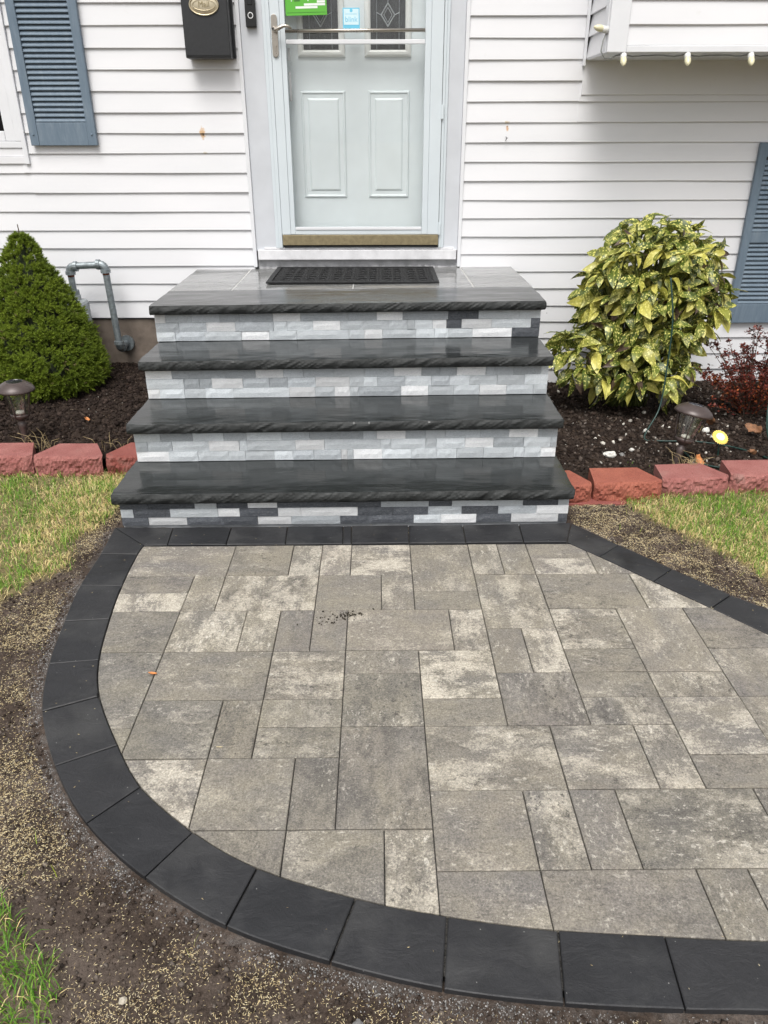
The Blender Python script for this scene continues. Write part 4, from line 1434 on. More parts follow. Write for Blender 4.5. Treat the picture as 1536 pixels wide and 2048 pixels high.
# ------------------------------------------------------------------ gas pipe and meter
gm = thing('gas_meter', 'grey gas meter and looping galvanised pipe behind the spruce', 'gas meter', (-1.70, 4.57, .1))
def world_child(o, parent):
    o.parent = parent
    o.matrix_parent_inverse = parent.matrix_basis.inverted()
    return o
YP = 4.572
def elbow(c, d1, d2, name='elbow'):
    m = MB()
    c, d1, d2 = Vector(c), Vector(d1), Vector(d2)
    p = []
    for i in range(9):
        t = i / 8
        p.append(c + d1 * .034 * (1 - t) ** 2 + d2 * .034 * t ** 2)
    m.tube(p, .0235, 14)
    for d in (d1, d2):
        m.tube([c + d * .026, c + d * .046], .0285, 14)
    return world_child(m.build(name, 'galvanised', smooth=False), gm)
elbow((-1.806, YP, .735), (0, 0, -1), (1, 0, 0))
elbow((-1.601, YP, .745), (-1, 0, 0), (0, 0, -1))
elbow((-1.588, YP, .255), (0, 0, 1), (0, 1, 0))
for nm, p0, p1, r, mt in (('pipe', (-1.765, YP, .738), (-1.64, YP, .743), .0195, 'galvanised'), ('pipe', (-1.601, YP, .705), (-1.588, YP, .295), .0195, 'galvanised'),
                          ('pipe', (-1.806, YP, .692), (-1.806, YP, .60), .0185, 'galvanised'), ('pipe', (-1.588, YP + .03, .255), (-1.588, 4.73, .255), .0195, 'galvanised'),
                          ('thread', (-1.806, YP, .678), (-1.806, YP, .69), .0195, 'rusty_thread'), ('thread', (-1.6005, YP, .688), (-1.601, YP, .70), .0200, 'rusty_thread'),
                          ('union', (-1.806, YP, .572), (-1.806, YP, .602), .031, 'galvanised'), ('flange', (-1.588, 4.700, .255), (-1.588, 4.721, .255), .047, 'galvanised')):
    m = MB()
    m.tube([p0, p1], r, 16)
    world_child(m.build(nm, mt), gm)
m = MB()
m.box(-2.02, -1.745, YP - .07, YP + .07, .32, .545)
world_child(m.build('meter_body', 'meter_grey', bevel=.035, segs=4), gm)
m = MB()
m.tube([(-1.80, YP, .54), (-1.80, YP, .573)], .03, 16)
m.tube([(-1.745, YP - .03, .44), (-1.728, YP - .03, .44)], .035, 16)
world_child(m.build('meter_collar', 'meter_grey'), gm)

# ------------------------------------------------------------------ red edging blocks
brng = random.Random(9)
def edging_block(x0, x1, y, ang, top, mat, label, bl=.055, br=.055, depth=.175, z0=-.03):
    """tapered concrete block: smooth top, split front with bevelled corners"""
    w = x1 - x0
    n = 84
    V, F = [], []
    rows = [0, .08, .16, .25, .34, .43, .52, .61, .70, .79, .88, .95, 1.0]
    bev = .022
    sd = brng.random() * 50
    for r in rows:
        z = lerp(z0, top, r)
        for i in range(n + 1):
            u = i / n
            x = -w / 2 + w * u
            e = min(u, 1 - u) * w
            yb = max(0.0, (bev - e)) * 0.9
            nn = mnoise.noise(Vector((x * 22, sd, z * 26))) * .012 + mnoise.noise(Vector((x * 95, sd, z * 105))) * .0085 + abs(mnoise.noise(Vector((x * 40 + 3, sd, z * 40)))) * .008
            k = 0.35 if r == 1.0 else 1.0
            bul = sin(pi * min(1, r * 0.9 + .05)) * .012
            V.append((x, yb - nn * k - bul + (.006 if r == 1.0 else 0), z + (mnoise.noise(Vector((x * 35, sd, 5))) * .003 if r == 1.0 else 0)))
    R = len(rows)
    for k in range(R - 1):
        for i in range(n):
            a0 = k * (n + 1) + i
            F.append((a0, a0 + 1, a0 + n + 2, a0 + n + 1))
    tb = len(V)
    V += [(-w / 2 + bl, depth, top), (w / 2 - br, depth, top), (-w / 2 + bl, depth, z0), (w / 2 - br, depth, z0)]
    fr = list(range((R - 1) * (n + 1), R * (n + 1)))
    F.append(tuple(fr) + (tb + 1, tb))
    F.append((tb, tb + 1, tb + 3, tb + 2))
    F.append(tuple(k * (n + 1) + n for k in range(R)) [::-1] and tuple([k * (n + 1) + n for k in range(R)] + [tb + 1, tb + 3]))
    F.append(tuple([k * (n + 1) for k in range(R - 1, -1, -1)] + [tb + 2, tb]))
    F.append(tuple(range(n, -1, -1)) + (tb + 2, tb + 3))
    me = bpy.data.meshes.new('edging_block')
    me.from_pydata(V, [], F)
    o = link('edging_block', me, mat, loc=((x0 + x1) / 2, y, 0))
    o.rotation_euler = (brng.uniform(-.012, .012), brng.uniform(-.012, .012), ang)
    tag(o, label, 'edging block', 'red split-face blocks edging the beds')
    return o
edging_block(-1.925, -1.608, 3.225, .0, .098, 'pink_red_concrete', 'red edging block at the left photo edge, in front of the left lamp')
edging_block(-1.596, -1.282, 3.212, .0, .100, 'pink_red_concrete', 'red edging block with a grey stain, second from the steps on the left', .06, .075)
edging_block(-1.268, -1.070, 3.222, .01, .100, 'red_concrete', 'short red edging block touching the left side of the steps', .07, .02)
edging_block(.772, .897, 2.925, .10, .082, 'orange_red_concrete', 'cut orange red edging block touching the right side of the steps', .0, .05, .16)
edging_block(.908, 1.203, 2.945, .04, .084, 'orange_red_concrete', 'bright orange red edging block, second from the steps on the right', .02, .06, .16)
edging_block(1.215, 1.508, 2.985, .05, .086, 'pink_red_concrete', 'dull red edging block directly in front of the leaning right lamp', .02, .065, .16)
edging_block(1.520, 1.815, 3.012, .03, .090, 'pink_red_concrete', 'pale red edging block at the right photo edge below the daisy light', .02, .055, .16)
for x0, x1, y, z1, lab in ((.775, 1.16, 2.905, .004, 'flat red base block showing at the soil beside the bottom step'), (1.175, 1.55, 2.950, -.001, 'flat red base block half hidden by grass under the right blocks'),
                           (1.56, 1.9, 2.975, .002, 'flat red base block at the right photo edge behind grass')):
    m = MB()
    m.box(x0, x1, y, y + .16, -.08, z1)
    o = m.build('base_block', 'red_concrete', bevel=.006, segs=3)
    tag(o, lab, 'edging block', 'red base blocks under the right edging')

# ------------------------------------------------------------------ door mat
mat_ = thing('doormat', 'black rubber lace doormat on the landing before the door', 'doormat', (-.152, 4.42, zat(-.152) + .0005))
MW, MD = .462, .262
m = MB()
for x0, x1, y0, y1 in ((-MW, MW, -MD, -MD + .026), (-MW, MW, MD - .026, MD), (-MW, -MW + .026, -MD + .026, MD - .026), (MW - .026, MW, -MD + .026, MD - .026)):
    m.box(x0, x1, y0, y1, .0012, .011)
m.build('border', 'black_rubber', mat_, bevel=.002)
MB().box(-MW + .02, MW - .02, -MD + .02, MD - .02, .0008, .0028).build('backing', 'black_rubber', mat_)
m = MB()
def curl(cx, cy, r, a0, turns, s):
    return [(cx + r * (1 - .75 * t) * cos(a0 + s * turns * 2 * pi * t), cy + r * (1 - .75 * t) * sin(a0 + s * turns * 2 * pi * t), .0065) for t in [i / 12 for i in range(13)]]
cw, ch = .0684, .0705
arn2 = random.Random(12)
for i in range(13):
    for j in range(6):
        cx, cy = -MW + .026 + cw * (i + .5), -MD + .026 + .077 * (j + .5) * .99
        for a0, s in ((pi / 4, 1), (3 * pi / 4, -1), (5 * pi / 4, 1), (7 * pi / 4, -1)):
            ox, oy = .017 * cos(a0), .019 * sin(a0)
            m.tube(curl(cx + ox, cy + oy, .0155, a0 + s * (i % 2) * .8 + arn2.uniform(-.5, .5), .85, s), .0036, 5)
        m.tube([(cx - cw / 2, cy, .006), (cx, cy + .012, .006), (cx + cw / 2, cy, .006)], .0036, 5)
        m.tube([(cx, cy - .039, .006), (cx + .008, cy, .006), (cx, cy + .039, .006)], .0036, 5)
        m.lathe([(.008, .003), (.008, .0095), (.0, .0105)], 8, (cx, cy, 0))
m.build('scroll_lattice', 'black_rubber', mat_)

# ------------------------------------------------------------------ garden lamps
def lantern(loc, rot, label):
    t = thing('solar_lamp', label, 'garden lamp', loc, rot, 'bronze solar lamps in the beds')
    H0 = .235
    MB().lathe([(.080, H0 - .004), (.086, H0), (.085, H0 + .006), (.075, H0 + .020), (.055, H0 + .034), (.040, H0 + .041), (.036, H0 + .041)], 36).build('cap', 'bronze_plastic', t, smooth=True)
    MB().lathe([(.036, H0 + .041), (.034, H0 + .0385), (.0, H0 + .0385)], 36).build('solar_panel', 'solar_cell', t)
    MB().lathe([(.0, H0 - .003), (.080, H0 - .004)], 36).build('cap_underside', 'bronze_plastic', t)
    # fluted clear lantern
    m = MB()
    seg = 72
    for r, z in ((.040, .118), (.044, .14), (.050, .17), (.055, .20), (.058, .232)):
        for k in range(seg):
            q = 2 * pi * k / seg
            rr = r * (1 + .022 * (1 if k % 2 else -1))
            m.v.append((rr * cos(q), rr * sin(q), z))
    for i in range(4):
        for k in range(seg):
            k2 = (k + 1) % seg
            m.f.append((i * seg + k, i * seg + k2, (i + 1) * seg + k2, (i + 1) * seg + k))
    m.build('lantern_glass', 'lantern_glass', t, smooth=True)
    for k in range(4):
        q = pi / 4 + k * pi / 2 + .35
        MB().tube([(r * cos(q), r * sin(q), z) for r, z in ((.0425, .112), (.0465, .14), (.0525, .17), (.0575, .20), (.0610, .233))], .0032, 8).build('rib', 'bronze_plastic', t, smooth=True)
    MB().lathe([(.012, .085), (.030, .098), (.040, .106), (.044, .118), (.041, .120), (.0, .120)], 30).build('collar', 'bronze_plastic', t, smooth=True)
    MB().lathe([(.0, .1205), (.020, .121), (.018, .132), (.0, .137)], 20).build('lamp_chip', 'petal_centre', t, smooth=True)
    MB().lathe([(.004, -.09), (.012, -.03), (.014, .0), (.016, .05), (.020, .070), (.016, .074), (.015, .086)], 14).build('stake', 'bronze_plastic', t, smooth=True)
    return t
lantern((-1.725, 3.45, .108), (0, rad(1.5), .3), 'upright bronze solar lamp in front of the spruce')
lantern((1.352, 3.215, .062), (rad(-4), rad(12), .1), 'leaning bronze solar lamp in front of the spotted shrub')
# daisy light
dz = thing('daisy_light', 'small round yellow daisy garden light beside the leaning lamp', 'garden light', (1.588, 3.335, .138), (rad(38), 0, rad(12)))
m = MB()
for k in range(22):
    q = 2 * pi * k / 22
    for (zz, ro, w) in ((0, .040, .0072), (.0025, .036, .0065)):
        qq = q + (pi / 22 if zz else 0)
        c_, s_ = cos(qq), sin(qq)
        P = [(.016, -w * .6, zz + .001), (.016, w * .6, zz + .001), (ro * .85, w, zz + .004), (ro, 0, zz + .002), (ro * .85, -w, zz + .004)]
        V = [(x * c_ - y * s_, x * s_ + y * c_, z) for x, y, z in P]
        V += [(x, y, z - .0015) for x, y, z in V]
        m.add(V, [(0, 4, 3, 2, 1), (5, 6, 7, 8, 9)] + [(i, (i + 1) % 5, 5 + (i + 1) % 5, 5 + i) for i in range(5)])
m.build('petals', 'petal_yellow', dz)
MB().lathe([(.020, .002), (.0215, .006), (.018, .010), (.010, .0125), (.0, .013)], 28).build('centre', 'petal_centre', dz, smooth=True)
MB().tube([(0, 0, .0), (0, -.02, -.02), (0, -.075, -.075)], .003, 8).build('stem', 'green_cord', dz)

# ------------------------------------------------------------------ cords
def cord(pts, r, label):
    o = MB().tube([(p[0], p[1], p[2]) for p in crom3(pts, 8)], r, 8).build('garden_cord', 'green_cord', smooth=True)
    tag(o, label, 'cord')
def crom3(P, n):
    out = []
    for i in range(len(P) - 1):
        p0, p1, p2, p3 = P[max(i - 1, 0)], P[i], P[i + 1], P[min(i + 2, len(P) - 1)]
        for k in range(n):
            t = k / n
            out.append(tuple(0.5 * (2 * p1[j] + (p2[j] - p0[j]) * t + (2 * p0[j] - 5 * p1[j] + 4 * p2[j] - p3[j]) * t * t
                                    + (3 * p1[j] - p0[j] - 3 * p2[j] + p3[j]) * t ** 3) for j in range(3)))
    out.append(tuple(P[-1]))
    return out
def bz(x, y): return float(bed_z_right(np.array([x]), np.array([y]))[0])
cord([(1.43, 3.86, .78), (1.452, 3.80, .58), (1.447, 3.76, .36), (1.42, 3.70, .16), (1.33, 3.60, bz(1.33, 3.6) + .012), (1.40, 3.56, bz(1.40, 3.56) + .012),
      (1.55, 3.52, bz(1.55, 3.52) + .010), (1.70, 3.43, bz(1.70, 3.43) + .012), (1.80, 3.30, bz(1.80, 3.3) + .012), (1.83, 3.18, bz(1.83, 3.18) + .012)], .0042,
     'dark green cord hanging down the spotted shrub to the soil')
cord([(1.46, 3.47, bz(1.46, 3.47) + .01), (1.445, 3.34, bz(1.445, 3.34) + .012), (1.47, 3.24, bz(1.47, 3.24) + .01), (1.56, 3.17, bz(1.56, 3.17) + .012), (1.62, 3.16, bz(1.62, 3.16) + .012)], .0040,
     'short dark green cord curling behind the red block')
cord([(1.96, 3.75, .50), (1.945, 3.66, .32), (1.90, 3.55, .18), (1.865, 3.42, .10), (1.88, 3.30, bz(1.88, 3.3) + .012), (1.86, 3.18, bz(1.86, 3.18) + .012), (1.70, 3.17, bz(1.7, 3.17) + .012)], .0045,
     'dark green cord dropping from the red shrub at the right edge')

# ------------------------------------------------------------------ spruce
spr = thing('dwarf_spruce', 'dense green conical dwarf spruce left of the steps', 'shrub', (-1.925, 4.27, .09))
SH, SR = .835, .335
def spruce_r(t):
    return SR * np.interp(t, [0, .06, .16, .30, .45, .60, .75, .88, .96, 1.0], [.72, .93, 1.0, .90, .75, .58, .41, .24, .12, .015])
def lump(th, t):
    x, y = np.cos(th) * 2.2 + 9, np.sin(th) * 2.2 + 9
    return 1 + 0.22 * fbm(x + t * 3.1, y + t * 7.7, 1.7, 3, 71) + 0.12 * fbm(x * 1.0 + t * 9, y + t * 13, 4.1, 2, 77)
nt_, na = 30, 44
V, F = [], []
for i in range(nt_ + 1):
    t = i / nt_
    for k in range(na):
        q = 2 * pi * k / na
        r = float(spruce_r(t) * lump(np.array(q), np.array(t))) * (.84 - .16 * t)
        V.append((r * cos(q), r * sin(q), .02 + t * SH * .95))
for i in range(nt_):
    for k in range(na):
        k2 = (k + 1) % na
        F.append((i * na + k, i * na + k2, (i + 1) * na + k2, (i + 1) * na + k))
F.append(tuple(reversed(range(na))))
me = bpy.data.meshes.new('inner_branches')
me.from_pydata(V, [], F)
simple('spruce_inner', (.016, .024, .007), 0.9, var=0.3, scale=60, bump=0.9, bd=0.01)
link('inner_branches', me, 'spruce_inner', spr)
NC = 1750                                       # foliage pads, each a burst of shoots
ct = RNG.random(NC * 6)
ct = ct[RNG.random(NC * 6) < np.clip(spruce_r(ct) / SR, .28, 1)][:NC]
ct = np.clip(ct, .015, .985)
cth = RNG.random(NC) * 2 * pi
cr_ = spruce_r(ct) * lump(cth, ct) * RNG.uniform(.86, .97, NC)
cc_ = np.stack([cr_ * np.cos(cth), cr_ * np.sin(cth), .02 + ct * SH * .985], -1)
PS = 9
NS = NC * PS
ci_ = np.repeat(np.arange(NC), PS)
t, th = ct[ci_], cth[ci_]
out = np.stack([np.cos(th), np.sin(th), 0.50 + 1.1 * t ** 2], -1) * .9 + RNG.normal(0, .62, (NS, 3))
out /= np.linalg.norm(out, axis=1)[:, None]
crad = (RNG.uniform(.012, .028, NC) * (1 - .45 * ct))[ci_]
base = cc_[ci_] + out * (crad * RNG.uniform(.2, 1.0, NS))[:, None]
slen = RNG.uniform(.018, .036, NS) * (1 - .25 * t)
NN = 26
ref = np.where(np.abs(out[:, 2:3]) < .9, np.array([[0, 0, 1.0]]), np.array([[1.0, 0, 0]]))
ax = np.cross(out, ref); ax /= np.linalg.norm(ax, axis=1)[:, None]
bx_ = np.cross(out, ax)
ga = (np.arange(NN) * 2.399963)[None] + RNG.random((NS, 1)) * 6.28
fr_ = (np.arange(NN) / NN)[None] * np.ones((NS, 1))
radial = ax[:, None] * np.cos(ga)[..., None] + bx_[:, None] * np.sin(ga)[..., None]
spread = (1.15 - 0.75 * fr_)[..., None]
nd_ = out[:, None] * (0.55 + .5 * fr_)[..., None] + radial * spread
nd_ /= np.linalg.norm(nd_, axis=2)[..., None]
p0 = base[:, None] + out[:, None] * (slen[:, None] * fr_)[..., None]
ln = RNG.uniform(.010, .017, (NS, NN))[..., None]
side = np.cross(nd_, out[:, None] + .01)
side /= np.linalg.norm(side, axis=2)[..., None] + 1e-9
wd = .0016
tri = np.stack([p0 - side * wd, p0 + side * wd, p0 + nd_ * ln], 2)
ctone = .35 * RNG.random(NS) + .65 * RNG.random(NC)[ci_]
lumpv = np.clip((fbm(np.cos(th) * 3 + t * 4, np.sin(th) * 3 + t * 9, 2.4, 3, 91) + .5), 0, 1)
c0 = np.array([.070, .120, .012]); c1 = np.array([.250, .320, .034]); c2 = np.array([.26, .22, .10])
cc = c0 + (c1 - c0) * np.clip(.55 * ctone + .5 * lumpv, 0, 1)[:, None]
old = RNG.random(NS) < .012
cc[old] = c2
colr = np.repeat(np.repeat(cc[:, None, None, :], NN, 1), 3, 2)
colr = colr * RNG.uniform(.75, 1.25, (NS, NN, 1, 1))
me = fast_mesh('crown', tri.reshape(-1, 3), np.arange(NS * NN * 3).reshape(-1, 3), colr.reshape(-1, 3))
link('crown', me, 'spruce_needle', spr)
m = MB()
m.tube([(0, 0, -.12), (0, 0, .3), (.005, 0, .83), (.002, .003, .905)], [.03, .022, .004, .0025], 8)
m.build('trunk', 'bark', spr)

# ------------------------------------------------------------------ spotted laurel
auc = thing('aucuba_shrub', 'large yellow spotted leafy shrub right of the steps', 'shrub', (1.40, 4.20, 0.0))
arng = random.Random(33)
def leaf_mesh(droop, fold, wid, curl_, scorched):
    rows = 7
    V, F, LP = [], [], []
    for i in range(rows + 1):
        t = i / rows
        w = wid * (sin(pi * min(1, t ** .92)) ** .80) if 0 < i < rows else (.018 if i == 0 else .002)
        y = t * (1 - .10 * droop * t)
        z = -droop * t * t * .42 + .06 * sin(t * pi)
        ww = .02 * sin(t * 9 + wid * 50)
        V += [(-w, y, z - fold * w * .0 + fold * w + ww), (0, y, z), (w, y, z + fold * w - ww + curl_ * w * t)]
        LP += [(-w, t, 0), (0, t, 0), (w, t, 0)]
    for i in range(rows):
        for k in range(2):
            a0 = i * 3 + k
            F.append((a0, a0 + 1, a0 + 4, a0 + 3))
    me = bpy.data.meshes.new('leaf')
    me.from_pydata(V, [], F)
    at = me.attributes.new('lp', 'FLOAT_VECTOR', 'POINT')
    at.data.foreach_set('vector', [c for p in LP for c in p])
    me.materials.append(M['aucuba_leaf_scorched' if scorched else 'aucuba_leaf'])
    me.polygons.foreach_set('use_smooth', [True] * len(me.polygons))
    me.update()
    return me, V, F, LP
LEAF = [leaf_mesh(.3, .25, .20, .1, False), leaf_mesh(.7, .35, .22, -.1, False), leaf_mesh(1.0, .15, .19, .2, False), leaf_mesh(.5, .5, .23, 0, False),
        leaf_mesh(.9, .55, .21, .3, True), leaf_mesh(.6, .3, .20, -.2, False), leaf_mesh(1.25, .4, .20, .1, True), leaf_mesh(.2, .2, .21, 0, False)]
tips = []
def shell(cx, cy, cz, rx, ry, rz, n, zmin):
    k = 0
    for i in range(n * 6):
        if k >= n: break
        u = (i * .618034) % 1
        ph = i * 2.39996
        zc = 1 - 2 * (i + .5) / (n * 1.35)
        if zc < -.95: break
        s = math.sqrt(max(0, 1 - zc * zc))
        d = Vector((s * cos(ph), s * sin(ph), zc))
        q = arng.uniform(.66, 1.0)
        p = Vector((cx + d.x * rx * q, cy + d.y * ry * q, cz + d.z * rz * q))
        if p.z < zmin: continue
        if d.y > .72: continue
        tips.append((p, d))
        k += 1
shell(1.47, 4.24, .665, .405, .34, .375, 96, .12)
shell(1.46, 4.23, .58, .25, .24, .28, 30, .12)
shell(1.11, 4.15, .36, .17, .20, .17, 18, .16)
shell(1.45, 4.10, .30, .27, .24, .20, 30, .10)
leaves = []
stems = MB()
for p, d in tips:
    root = Vector((1.42 + arng.uniform(-.10, .10), 4.24 + arng.uniform(-.05, .05), .0))
    midp = root.lerp(p, .55) + Vector((0, 0, .10))
    stems.tube([tuple(v) for v in crom3([tuple(root), tuple(midp), tuple(p - d * .02), tuple(p + Vector((0, 0, .015)))], 4)], .0048, 6)
    nl = arng.randint(8, 10)
    hv = Vector((d.x, d.y, 0))
    for k in range(nl):
        a0 = 2 * pi * k / nl + arng.uniform(-.4, .4)
        lift = arng.uniform(-1.25, .05) if k > 1 else arng.uniform(-.2, .75)
        if p.z > .88: lift += .35
        v = Vector((cos(a0), sin(a0), lift)) + hv * .60 + Vector((arng.gauss(0, .3), arng.gauss(0, .3), arng.gauss(0, .25)))
        v.normalize()
        off = Vector((0, 0, -arng.uniform(0, .05)))
        leaves.append((p + off, v, arng.uniform(.070, .155) * (.85 if k < 2 else 1.0), arng.randrange(len(LEAF))))
stems.build('stems', 'green_stem', auc, loc=(-1.40, -4.20, 0), smooth=True)
def leaf_matrix(p, v, L):
    y = v.normalized()
    upv = Vector((0, 0, 1)) - y * y.z
    upv += Vector((0, -.45, 0))
    upv -= y * upv.dot(y)
    if upv.length < .05: upv = Vector((0, -1, 0)) - y * (-y.y)
    z = upv.normalized()
    x = y.cross(z)
    r = Matrix((x, y, z)).transposed()
    r = r @ Matrix.Rotation(arng.gauss(0, .6), 3, 'Y')
    mt = r.to_4x4() @ Matrix.Scale(L, 4)
    mt.translation = p - Vector((1.40, 4.20, 0))
    return mt
leaves.sort(key=lambda l: l[0].y - .25 * l[0].z + (.25 if abs(l[0].x - 1.43) < .1 else 0))
SV, SF, SL, SM = [], [], [], []
for i, (p, v, L, k) in enumerate(leaves):
    mt = leaf_matrix(p, v, L)
    me, V, F, LP = LEAF[k]
    if i < 298:
        o = bpy.data.objects.new('leaf', me)
        COL.objects.link(o)
        o.parent = auc
        o.matrix_basis = mt
    else:
        b = len(SV)
        SV += [tuple(mt @ Vector(q)) for q in V]
        SF += [tuple(j + b for j in f) for f in F]
        SL += LP
if SV:
    me = bpy.data.meshes.new('foliage')
    me.from_pydata(SV, [], SF)
    at = me.attributes.new('lp', 'FLOAT_VECTOR', 'POINT')
    at.data.foreach_set('vector', [c for p in SL for c in p])
    me.materials.append(M['aucuba_leaf'])
    me.polygons.foreach_set('use_smooth', [True] * len(me.polygons))
    o = link('foliage', me, None, auc)
    o['kind'] = 'stuff'

# ------------------------------------------------------------------ red azalea
aza = thing('azalea_shrub', 'low twiggy shrub with small dark red leaves at the right edge', 'shrub', (2.05, 4.02, -.01))
tw = MB()
LVp, LVd = [], []
zr_ = random.Random(8)
for i in range(110):
    a0 = zr_.uniform(0, 2 * pi)
    rad_ = zr_.uniform(.05, .36)
    h = zr_.uniform(.17, .47) * (1 - .40 * (rad_ / .36) ** 2) + .05
    if zr_.random() < .3: h *= .6
    p = [(0 + zr_.uniform(-.04, .04), zr_.uniform(-.03, .03), -.02), (rad_ * .45 * cos(a0), rad_ * .40 * sin(a0), h * .5), (rad_ * cos(a0), rad_ * .8 * sin(a0), h)]
    q = crom3(p, 5)
    tw.tube(q, [.0030 - .0020 * k / len(q) for k in range(len(q))], 5)
    for j in range(3, len(q)):
        for s in range(5 if j > 5 else 3):
            LVp.append(tuple(q[j][c_] + zr_.uniform(-.010, .010) for c_ in range(3)))
    for s in range(12):
        LVp.append(tuple(q[-1][c_] + zr_.uniform(-.012, .012) for c_ in range(3)))
    for b in range(2):                      # side twigs
        s0 = q[zr_.randrange(5, len(q) - 1)]
        e = (s0[0] + zr_.uniform(-.06, .06), s0[1] + zr_.uniform(-.06, .06), s0[2] + zr_.uniform(.01, .07))
        tw.tube([s0, e], [.0016, .0008], 5)
        for s in range(9):
            LVp.append(tuple(lerp(s0[c_], e[c_], zr_.uniform(.5, 1.05)) + zr_.uniform(-.008, .008) for c_ in range(3)))
tw.build('stems', 'bark', aza)
P = np.array(LVp)
n = len(P)
tv = np.array([(0, 0, 0), (-.32, .45, .06), (.32, .45, .06), (0, 1, -.05), (0, .5, -.03)], float)
tf = np.array([(0, 4, 1), (0, 2, 4), (1, 4, 3), (4, 2, 3)])
cA, cB, cC = np.array([.085, .020, .018]), np.array([.215, .045, .024]), np.array([.36, .10, .03])
u = RNG.random(n)[:, None]
colr = np.where(P[:, 2:3] > .26, cA + (cB - cA) * u * .6, cA + (cB - cA) * u)
hot = (RNG.random(n) < .22) & (P[:, 2] < .24)
colr[hot] = cC
V, F, C = scatter(tv, tf, P, RNG.random(n) * 6.28, RNG.uniform(-.2, 1.2, n), RNG.uniform(-.6, .6, n), RNG.uniform(.013, .022, n), colr)
o = link('foliage', fast_mesh('foliage', V, F, C), 'azalea_leaf', aza)
o['kind'] = 'stuff'

# ------------------------------------------------------------------ turf, seed, crumbs
def in_view(x, y, z=0.0, pad=0.06):
    """keep only what the photograph or a step to its side could show"""
    d = np.maximum(y, .3)
    return (np.abs(x) < 0.62 * d + 0.55) & (y > .55)
def grass_blades(name, N, areaf, cols, lmin, lmax, lean, width, label, seed):
    r = np.random.default_rng(seed)
    x = r.uniform(-2.3, 2.5, N)
    y = r.uniform(.55, 3.26, N)
    k = areaf(x, y, r) & in_view(x, y) & ~((x > -1.08) & (x < .78) & (y > 2.66)) & (patio_dist(x, y) > .012)
    x, y = x[k], y[k]
    n = len(x)
    z = ground_z(x, y) - .004
    yaw = r.random(n) * 6.283
    L = r.uniform(lmin, lmax, n)
    ln_ = r.uniform(lean[0], lean[1], n)
    w = width * r.uniform(.7, 1.3, n)
    dx, dy = np.cos(yaw), np.sin(yaw)
    sx, sy = -dy, dx
    ks = [(0, 0.0), (.4, .22), (.75, .62), (1.0, 1.0)]
    V = np.zeros((n, 7, 3))
    c = np.zeros((n, 7, 3))
    base = np.array(cols)[r.integers(0, len(cols), n)] * r.uniform(.75, 1.25, (n, 1))
    for i, (t_, b_) in enumerate(ks):
        hh = L * (t_ * np.cos(ln_ * b_))
        rr_ = L * np.sin(ln_ * .9) * b_
        cx, cy, cz = x + dx * rr_, y + dy * rr_, z + hh
        if i < 3:
            wi = w * (1, .85, .55)[i]
            V[:, 2 * i] = np.stack([cx - sx * wi, cy - sy * wi, cz], -1)
            V[:, 2 * i + 1] = np.stack([cx + sx * wi, cy + sy * wi, cz], -1)
        else:
            V[:, 6] = np.stack([cx, cy, cz], -1)
    c[:] = base[:, None]
    tf = np.array([(0, 1, 2), (1, 3, 2), (2, 3, 4), (3, 5, 4), (4, 5, 6)])
    F = (tf[None] + (np.arange(n) * 7)[:, None, None]).reshape(-1, 3)
    o = link(name, fast_mesh(name, V.reshape(-1, 3), F, c.reshape(-1, 3)), 'grass_blade')
    tag(o, label, 'grass', kind='stuff')
GREEN = [(.095, .22, .022), (.14, .29, .032), (.19, .34, .042), (.25, .38, .055), (.105, .26, .026)]
STRAW = [(.72, .58, .27), (.82, .69, .37), (.64, .49, .22), (.56, .47, .21), (.78, .63, .32)]
def green_area(x, y, r):
    lm = lawn_mask(x, y)
    rim = np.clip(1 - np.abs(lm - .5) * 1.2, 0, 1)
    patch = smooth(-.04, .10, fbm(x, y, 3.3, 3, 101))
    tuft = smooth(.0, .12, fbm(x, y, 14, 3, 111))
    dens = lm * (.30 + .60 * patch * tuft + .42 * tuft)
    edge = smooth(.16, .0, np.abs(x - np.interp(y, [.8, 2.16, 2.34, 2.60, 2.73, 2.92], [-.62, -1.30, -1.23, -1.19, -1.18, -1.13]))) * (x < 0) * lm
    dens = dens + edge * tuft * 1.2 + lm * (x > 0) * (.25 + tuft * .55) + lm * (y > 3.05) * tuft * .5 + lm * (y < 1.1) * (x < 0) * .6
    return r.random(len(x)) < np.clip(dens, 0, 1)
grass_blades('lawn_grass', 190000, green_area, GREEN, .018, .055, (.2, 1.25), .0012, 'fresh green grass in tufts on the thin lawn', 5)
def straw_area(x, y, r):
    lm = lawn_mask(x, y)
    patch = smooth(.10, -.08, fbm(x, y, 3.3, 3, 101))
    return r.random(len(x)) < np.clip(lm * (.24 + .72 * patch), 0, 1) * np.where(y < 1.2, .35, 1.0)
grass_blades('dry_thatch', 230000, straw_area, STRAW, .016, .042, (.8, 1.5), .0011, 'matted straw coloured dead grass on the thin lawn', 6)
def sprout_area(x, y, r):
    d = patio_dist(x, y)
    return (d > .04) & (d < .55) & (r.random(len(x)) < .010) & (y < 2.9)
grass_blades('grass_sprout', 42000, sprout_area, [(.30, .36, .03), (.22, .30, .03), (.15, .22, .03)], .02, .05, (.1, .9), .0009, 'single yellow green grass sprouts on the bare soil', 7)

